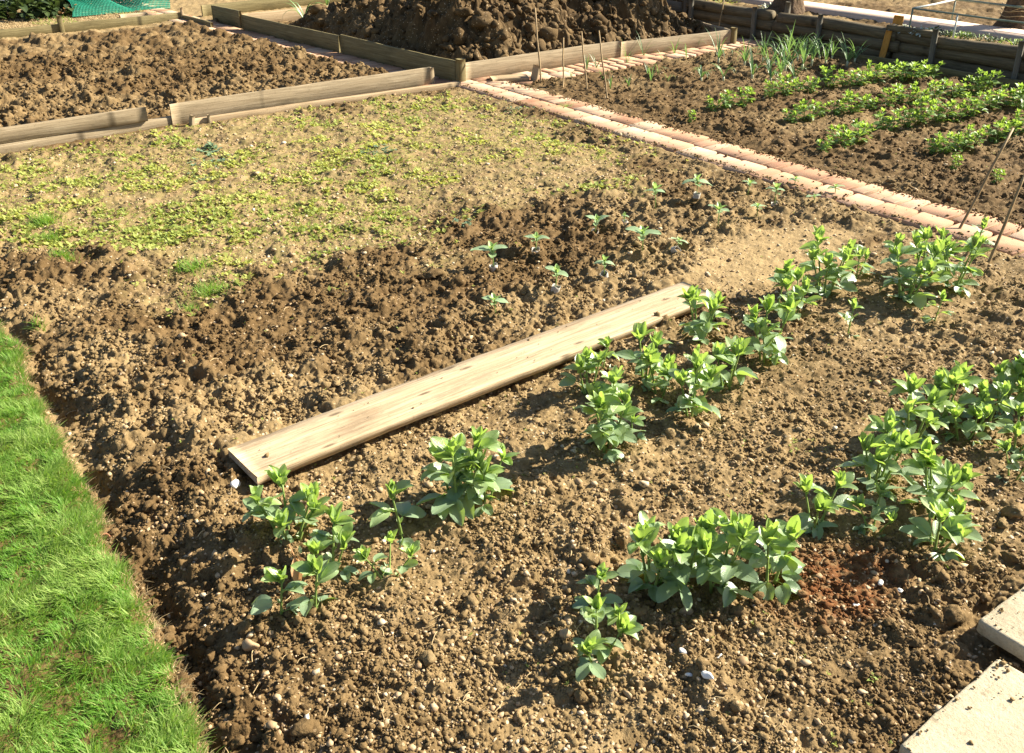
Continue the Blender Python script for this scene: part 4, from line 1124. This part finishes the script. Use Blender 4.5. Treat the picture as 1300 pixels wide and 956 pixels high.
for (q0, q1, mt, rd) in ((A, D, 'pipe', .009), (B, Cc, 'pipe', .011), (A, B, 'palepipe', .011)):
    m = MB(); tube_mb([(q0[0], q0[1], th_), ((q0[0] + q1[0]) / 2, (q0[1] + q1[1]) / 2, th_ - .006), (q1[0], q1[1], th_)], rd, 8, m); m.build('rail', M[mt], cg, True)
for q, mt in ((A, 'pipe'), (B, 'pipe'), (D, 'pipe'), (Cc, 'pipe'), ((9.27, 4.95), 'palepipe')):
    m = MB(); tube_mb([(q[0], q[1], .22), (q[0], q[1], th_)], .009, 8, m); m.build('leg', M[mt], cg, True)
def leafmound(name, x, y, z, w, h, n, L, mat, lab, group, seed, cat='plant', tr=(0, 1), elr=(-.1, 1.2)):
    rnd = random.Random(seed); root = empty(name, (x, y, z), 0, lab, cat, group); m = MB(); s = MB()
    for k in range(n):
        a = rnd.random() * TAU; rr = math.sqrt(rnd.random()); zz = h * (1 - rr * .7) * rnd.random()
        l_ = rnd.uniform(*L); put_leaf(m, (math.cos(a) * rr * w / 2, math.sin(a) * rr * w / 2, zz), a + rnd.uniform(-1, 1), rnd.uniform(*elr), l_, l_ * rnd.uniform(.35, .6), rnd.uniform(*tr), rnd, .25, .6, 4, 3)
    for k in range(5):
        a = rnd.random() * TAU; tube_mb([(0, 0, -.02), (math.cos(a) * w * .2, math.sin(a) * w * .2, h * .6)], .004, 4, s)
    s.build('stem', M['stem'], root, True); m.build('foliage', M[mat], root, True); return root
for i, (px, py, w, lab) in enumerate(((1080, 41, .22, 'silvery white plant hanging over the log wall, left one of the pair'), (1092, 47, .2, 'silvery white plant drooping lowest over the log wall, by the dark gap'), (1108, 46, .28, 'silvery white plant next to the orange boards'))):
    x, y = P(px, py + 6, .33); leafmound('silver_plant', 9.28, y, .31, w * 1.1, .07, 70, (.03, .06), 'silver', lab, 'silvery plants on top of the log wall', 60 + i, elr=(-.5, .7))
k = 0
for px, py, w in ((1155, 46, .2), (1158, 54, .2), (1180, 58, .14), (1203, 50, .2), (1207, 62, .12), (1225, 54, .28), (1243, 66, .25), (1268, 54, .24), (1266, 64, .14), (1290, 64, .22), (1188, 42, .16)):
    x, y = P(px, py, .30)
    if x < 9.42: x = 9.42
    leafmound('low_shrub', x, y, .29, w, .09, 46, (.02, .045), 'darkleaf' if k % 3 else 'farleaf', 'small dark leafy plant on the terrace above the log wall, %s from the left' % ORD[[0, 1, 2, 4, 5, 6, 7, 9, 8, 10, 3][k]], 'small plants on the terrace', 80 + k); k += 1

def tree(x, y, z, r0, lab, seed):
    root = empty('tree', (x, y, z), 0, lab, 'tree', 'tree trunks on the terrace'); rnd = random.Random(seed)
    n = 26; kk = 28; V = []
    for i in range(n + 1):
        t = i / n; zz = -.1 + 1.5 * t; fl = 1 + .75 * math.exp(-max(0, zz) / .13)  # trunk and stub limbs made short to keep long shadows off the beds
        for q in range(kk):
            a = q / kk * TAU; rr = r0 * fl * (1 - .12 * t) * (1 + .10 * math.sin(a * 5 + seed + zz * .8) + .05 * math.sin(a * 11 + zz * 2.1) + .02 * rnd.uniform(-1, 1) + .25 * (fl - 1) * math.sin(a * 3 + seed))
            V.append((rr * math.cos(a) + .05 * t, rr * math.sin(a), zz))
    m = MB(); m.add(V, np.array([(i * kk + q, i * kk + (q + 1) % kk, (i + 1) * kk + (q + 1) % kk, (i + 1) * kk + q) for i in range(n) for q in range(kk)]))
    m.build('trunk', M['bark'], root, True)
    for b in range(3):
        a = b * 2.1 + seed; p = np.array((.05, 0, 1.3)); pts = [p]
        for s_ in range(3):
            a += rnd.uniform(-.4, .4); p = p + np.array((math.cos(a) * .22, math.sin(a) * .22, .12)); pts.append(p)
        m = MB(); tube_mb(pts, np.linspace(r0 * .6, .05, 4), 8, m)
        m.build('limb', M['bark'], root, True)
t1 = P(1000, 17, .28); t2 = P(1276, 39, .28)
tree(t1[0] + .15, t1[1] + .12, .27, .125, 'thick tree trunk with flared foot beyond the log wall, by the compost bay', 1)
tree(t2[0] + .2, t2[1] + .0, .27, .125, 'ridged tree trunk beside the pale terrace path with twine around it', 2)
m = MB(); tx, ty = t2[0] + .2, t2[1]
for zz in (.42, .47, .52):
    pts = [(tx + .175 * math.cos(q / 24 * TAU), ty + .175 * math.sin(q / 24 * TAU), zz + .01 * math.sin(q)) for q in range(25)]; tube_mb(pts, .004, 4, m)
tube_mb([(tx - .17, ty, .47), (tx - .3, ty - .35, .62), (tx - .25, ty - .6, .66)], .004, 4, m)
tag(m.build('twine', M['straw'], None, True), 'pale twine wound round the right-hand tree trunk', 'twine')

# ------------------------------------------------------------------ compost bay
cb = empty('compost_bay', (0, 0, 0), 0, 'weathered grey slatted wooden compost bay behind the soil heap', 'compost bay')
def cboard(p0, p1, z0, z1, th=.022, mat='fence', name='slat', seed=0):
    o = board(name, p0, p1, z0, z1, th, mat, None, seed); o.parent = cb; return o
cx_, cy_ = 9.16, 8.45
zz = .02
for k in range(6):
    for (ya, yb) in ((8.47, 10.2), (10.25, 12.0)):
        cboard((cx_ + .004 * k, ya), (cx_ + .004 * ((k + 1) % 3), yb), zz + .004, zz + .128, seed=k + int(ya * 10))
    zz += .135
for y_ in (8.44, 10.22, 12.0): 
    m = box_mb(0, 1.0, -.035, .035, -.035, .035, 6, .001, 1); o = m.build('post', M['fence'], cb); o.location = (cx_ + .055, y_, -.05); o.rotation_euler = (0, -math.pi / 2, 0)
zz = .28
for k in range(4):
    cboard((9.19, 8.43), (10.9, 8.5), zz, zz + .085, seed=40 + k); zz += .15
for x_ in (10.0, 10.9):
    m = box_mb(0, .9, -.04, .04, -.03, .03, 6, .001, 1); o = m.build('post', M['fence'], cb); o.location = (x_, 8.53, .1); o.rotation_euler = (0, -math.pi / 2, 0)
# dark compost inside
m = MB(); xs = np.linspace(9.25, 10.85, 50); ys = np.linspace(8.6, 11.9, 90); XX, YY = np.meshgrid(xs, ys); a_, b_ = XX.shape
i_ = np.arange(a_ - 1)[:, None] * b_ + np.arange(b_ - 1)[None, :]
m.add(np.stack((XX.ravel(), YY.ravel(), .36 + domes(XX.ravel(), YY.ravel(), .2, 5) * .6), 1), np.stack((i_, i_ + 1, i_ + 1 + b_, i_ + b_), -1).reshape(-1, 4))
tag(m.build('compost', M['heap'], smooth=True), 'dark compost filling the slatted bay', 'compost', kind='stuff')
x, y = 9.75, 8.2
leafmound('low_shrub', 9.55, 8.2, .28, .5, .07, 90, (.02, .05), 'weed', 'yellow-green leafy growth behind the far end of the log wall', 'small plants on the terrace', 5)
x, y = P(978, 12, .28); leafmound('silver_plant', x, y, .27, .22, .10, 60, (.03, .06), 'silver', 'pale plant at the foot of the left tree trunk, beside the compost bay', 'small plants on the terrace', 6)

# ------------------------------------------------------------------ top left: brassicas, netting
for i, (px, py, w, h) in enumerate(((10, 24, .8, .45), (42, 25, .7, .5), (72, 22, .6, .45), (-30, 26, .8, .5), (95, 17, .45, .3))):
    x, y = P(px, py); leafmound('leafy_vegetable', x, y + .25, 0, w, h, 190, (.09, .2), 'darkleaf', 'overgrown dark leafy vegetable in the top left bed, %s from the left' % ORD[[1, 2, 3, 0, 4][i]], 'leafy vegetables in the top left bed', 30 + i, 'vegetable plant', elr=(-.3, 1.3))
nt_ = MB()
x, y = P(150, 16); NX, NY = 70, 34
def netp(u, v):
    return (x - .62 + 1.3 * u + .05 * math.sin(v * 9), y - .12 + .9 * v, .015 + .26 * max(0, math.sin(math.pi * min(1, v * 1.1 + .0))) * (.45 + .55 * abs(math.sin(u * 5 + v * 3))) + .05 * math.sin(u * 17 + v * 11) * math.sin(v * 3.1))
for j in range(NY):
    pts = [netp(i / NX, j / (NY - 1)) for i in range(NX + 1)]; tube_mb(pts, .0065, 3, nt_, 0, False)
for i in range(NX):
    pts = [netp(i / NX, j / 24) for j in range(25)]; tube_mb(pts, .0065, 3, nt_, 0, False)
tag(nt_.build('garden_netting', M['net']), 'crumpled green plastic netting heaped in the top left bed', 'netting')
ux, uy = P(160, 14, .1); m = box_mb(0, .34, -.04, .04, 0, .07, 4, .001, 2); o = m.build('wood_block', M['plank']); o.location = (ux - .17, uy - .28, .03); o.rotation_euler = (0, 0, -.02)
tag(o, 'pale block of wood lying on the edge of the green netting', 'wood block')
m = MB(); cxy = P(60, 2); XX, YY = np.meshgrid(np.linspace(0, 1, 30), np.linspace(0, 1, 16)); V = np.stack((2.2 + 2.2 * XX, 15.0 + .5 * YY, .05 + .35 * YY + .04 * np.sin(XX * 21 + YY * 6)), -1).reshape(-1, 3)
i_ = np.arange(15)[:, None] * 30 + np.arange(29)[None, :]; qf = np.stack((i_, i_ + 1, i_ + 31, i_ + 30), -1).reshape(-1, 4)
V2 = V.copy(); V2[:, 2] -= .006; m.add(V, qf); m.add(V2, qf[:, ::-1])
tag(m.build('plastic_sheet', M['cloth'], smooth=True), 'pale bluish sheet showing behind the dark leafy vegetables', 'sheet')
for i, (px, py) in enumerate(((108, 14), (122, 10), (88, 20))):
    x, y = P(px, py); leafmound('yellow_flower_plant', x, y, 0, .3, .22, 60, (.04, .08), 'dead', 'withered orange-yellow plant beside the netting, %s from the left' % ORD[[1, 2, 0][i]], 'withered plants by the netting', 300 + i)
# dry grass strip behind the far board
mb = MB(); n = 14000; X = r1.uniform(-.5, 4.3, n); Y = r1.uniform(12.8, 14.2, n)
blades(mb, X, Y, H(X, Y, False) - .01, .02 + .04 * r1.random(n), .003 + 0 * X, r1, 1.1)
tag(mb.build('dry_grass', M['straw'], smooth=True), 'short dry straw-coloured grass strip behind the far board', 'dry grass', kind='stuff')
mb = MB(); n = 5000; X = r1.uniform(-.5, 4.3, n); Y = r1.uniform(12.8, 14.2, n); k_ = fbm(X * 2, Y * 2, 99, 2) > .55; X, Y = X[k_], Y[k_]
blades(mb, X, Y, H(X, Y, False) - .01, .03 + .04 * r1.random(len(X)), .003 + 0 * X, r1, .8)
tag(mb.build('strip_grass', M['grass'], smooth=True), 'green grass patches in the dry strip behind the far board', 'grass', kind='stuff')

# ------------------------------------------------------------------ concrete slabs
def slab(x0, x1, y0, y1, z, lab, seed, rz=0):
    r = np.random.default_rng(seed); n = 26; m = MB(); V = []
    w, d = (x1 - x0) / 2, (y1 - y0) / 2; th = .045; c = .008
    ring = []
    base = [(-w + c, -d), (w - c, -d), (w, -d + c), (w, d - c), (w - c, d), (-w + c, d), (-w, d - c), (-w, -d + c)]
    for i in range(8):
        a, b = base[i], base[(i + 1) % 8]; k = 12 if i % 2 == 0 else 3
        for j in range(k):
            t = j / k; ring.append((a[0] + (b[0] - a[0]) * t + r.normal(0, .0012), a[1] + (b[1] - a[1]) * t + r.normal(0, .0012)))
    k = len(ring)
    for sc, zz in ((.985, -th), (1.0, -th + .006), (1.0, -.006), (.992, -.001), (.97, 0.0)):
        for q in ring: V.append((q[0] * sc, q[1] * sc, zz + (r.normal(0, .0006) if zz > -.01 else 0)))
    f = [(l * k + j, l * k + (j + 1) % k, (l + 1) * k + (j + 1) % k, (l + 1) * k + j) for l in range(4) for j in range(k)]
    m.add(V, [np.array(f), np.array([[4 * k + j for j in range(k)]])])
    o = m.build('paving_slab', M['slab']); o.location = ((x0 + x1) / 2, (y0 + y1) / 2, z); o.rotation_euler = (random.uniform(-.01, .01), .01, rz)
    tag(o, lab, 'slab', 'concrete slabs on the soil at the lower right')
s1_ = P(1243, 793, .07); s2_ = P(1268, 831, .065)
slab(s1_[0], s1_[0] + .6, s1_[1] - .60, s1_[1], .075, 'large pale concrete slab at the right picture edge, its side face showing', 1, -.03)
slab(s2_[0] - .45, s2_[0], s2_[1] - .45, s2_[1] - .0, .06, 'pale concrete slab at the bottom right corner, below the larger one', 2, .0)

mb = MB(); n = 90; q = r1.random((n, 2)); q[:, 1] **= 1.6
X = np.concatenate((s2_[0] - .45 + .44 * q[:25, 0], s1_[0] + .01 + .3 * q[25:50, 0], s2_[0] - .005 - .12 * q[50:, 0] ** 2)); Y = np.concatenate((s2_[1] - .01 - .10 * q[:25, 1] ** 2, s1_[1] - .01 - .09 * q[25:50, 1] ** 2, s2_[1] - .4 * q[50:, 1]))
lumps(mb, X, Y, np.where(X > s2_[0] + .01, .078, .062), np.exp(r1.normal(math.log(.0028), .5, n)).clip(.001, .009), 1, r1)
tag(mb.build('slab_crumbs', M['crumb']), 'soil crumbs spilled on the edges of the concrete slabs', 'soil crumbs', kind='stuff')
# ------------------------------------------------------------------ small single things
def pebble(px, py, s, mat, lab, name='white_stone', cat='stone', group=None, fl=.6):
    x, y, zz = G(px, py); m = MB(); r = np.random.default_rng(int(px)); lumps(m, np.array([0.]), np.array([0.]), np.array([s * .4]), np.array([s]), 3, r, .05, fl, np.array([.5]))
    o = m.build(name, M[mat], None, True, (x, y, zz)); tag(o, lab, cat, group)
WG = 'white stones lying on the near soil'
pebble(1085, 768, .011, 'white', 'whitest flat stone, on the right of the rusty soil patch', group=WG)
pebble(1118, 740, .010, 'white', 'white stone upper right of the rusty patch, leftmost of the close pair', group=WG)
pebble(1142, 751, .010, 'white', 'white stone, right one of the close pair near the rusty patch', group=WG)
pebble(911, 838, .011, 'white', 'angular white stone below the big nearest bean clump', group=WG)
pebble(867, 829, .010, 'white', 'white stone left of the angular one, below the bean clump', group=WG)
pebble(876, 857, .011, 'white', 'long white stone at the bottom edge of the photo, left of another', group=WG)
pebble(900, 860, .010, 'white', 'small white stone at the bottom edge, right of the long one', group=WG)
pebble(319, 823, .020, 'pebble', 'smooth brown round pebble below the leftmost bean plant', 'round_pebble', 'stone', fl=.75)
pebble(871, 779, .017, 'pebble', 'buff stone in the shade under the big nearest bean clump', 'buff_stone', 'stone')
pebble(300, 614, .016, 'white', 'rounded white shell at the left end of the plank', 'snail_shell', 'shell', fl=1)
# curled clay shard in the trench
x, y, zz = G(131, 684); m = MB(); V = []
for i in range(13):
    a = i / 12 * TAU * .8
    for rr, q in ((.014, 0), (.017, 0), (.017, .016), (.014, .016)): V.append((rr * math.cos(a), rr * math.sin(a), q))
m.add(V, [np.array([(i * 4 + j, i * 4 + (j + 1) % 4, (i + 1) * 4 + (j + 1) % 4, (i + 1) * 4 + j) for i in range(12) for j in range(4)]), np.array([[0, 1, 2, 3], [51, 50, 49, 48]])])
o = m.build('clay_shard', M['clay'], None, False, (x, y, zz + .005)); o.rotation_euler = (.9, .2, .3); tag(o, 'curled reddish clay shard lying at the lawn edge', 'shard')
# dead leaf
x, y, zz = G(386, 716); m = MB(); rnd = random.Random(5)
put_leaf(m, (0, 0, .075), -2.0, -1.1, .075, .034, .2, rnd, .7, .5); put_leaf(m, (.006, 0, .075), -1.3, -1.2, .065, .028, .8, rnd, .8, .3); tube_mb([(0, 0, .072), (.0, .03, .095)], .0015, 5, m)
o = m.build('dead_leaf', M['dead'], None, True, (x - .045, y - .055, zz + .005)); o.scale = (1.25, 1.25, 1.1); tag(o, 'shrivelled orange dead leaf hanging from the bushy bean plant on the left', 'leaf')

# ------------------------------------------------------------------ light, sky, camera
SUN_EL, SUN_AZ = math.radians(33), math.radians(107)       # azimuth from +y towards +x
w = bpy.data.worlds.new('World'); S.world = w; w.use_nodes = True; t = w.node_tree
sky = t.nodes.new('ShaderNodeTexSky'); sky.sky_type = 'NISHITA'; sky.sun_disc = False; sky.sun_elevation = SUN_EL; sky.sun_rotation = SUN_AZ
t.links.new(sky.outputs[0], t.nodes['Background'].inputs[0]); t.nodes['Background'].inputs[1].default_value = .05
ld = bpy.data.lights.new('sun', 'SUN'); ld.energy = 5.0; ld.angle = math.radians(.5); ld.color = (1.0, .915, .74)
lo = bpy.data.objects.new('sun', ld); COL.objects.link(lo)
sd = Vector((math.sin(SUN_AZ) * math.cos(SUN_EL), math.cos(SUN_AZ) * math.cos(SUN_EL), math.sin(SUN_EL)))
lo.rotation_euler = sd.to_track_quat('Z', 'Y').to_euler(); lo.location = (6, 0, 5)

cd = bpy.data.cameras.new('camera'); cam = bpy.data.objects.new('camera', cd); COL.objects.link(cam); S.camera = cam
cd.sensor_width = 36; cd.lens = FPX / 1300 * 36; cd.shift_y = -(478 - PCY) / 1300; cd.clip_start = .05; cd.clip_end = 6000
cam.matrix_world = Matrix(((R[0], U[0], -F[0], 0), (R[1], U[1], -F[1], 0), (R[2], U[2], -F[2], EYE), (0, 0, 0, 1)))
S.view_settings.view_transform = 'Standard'; S.view_settings.look = 'None'; S.view_settings.gamma = 1; S.view_settings.exposure = 1.66
S.render.engine = 'CYCLES'; S.cycles.max_bounces = 6; S.cycles.use_denoising = True
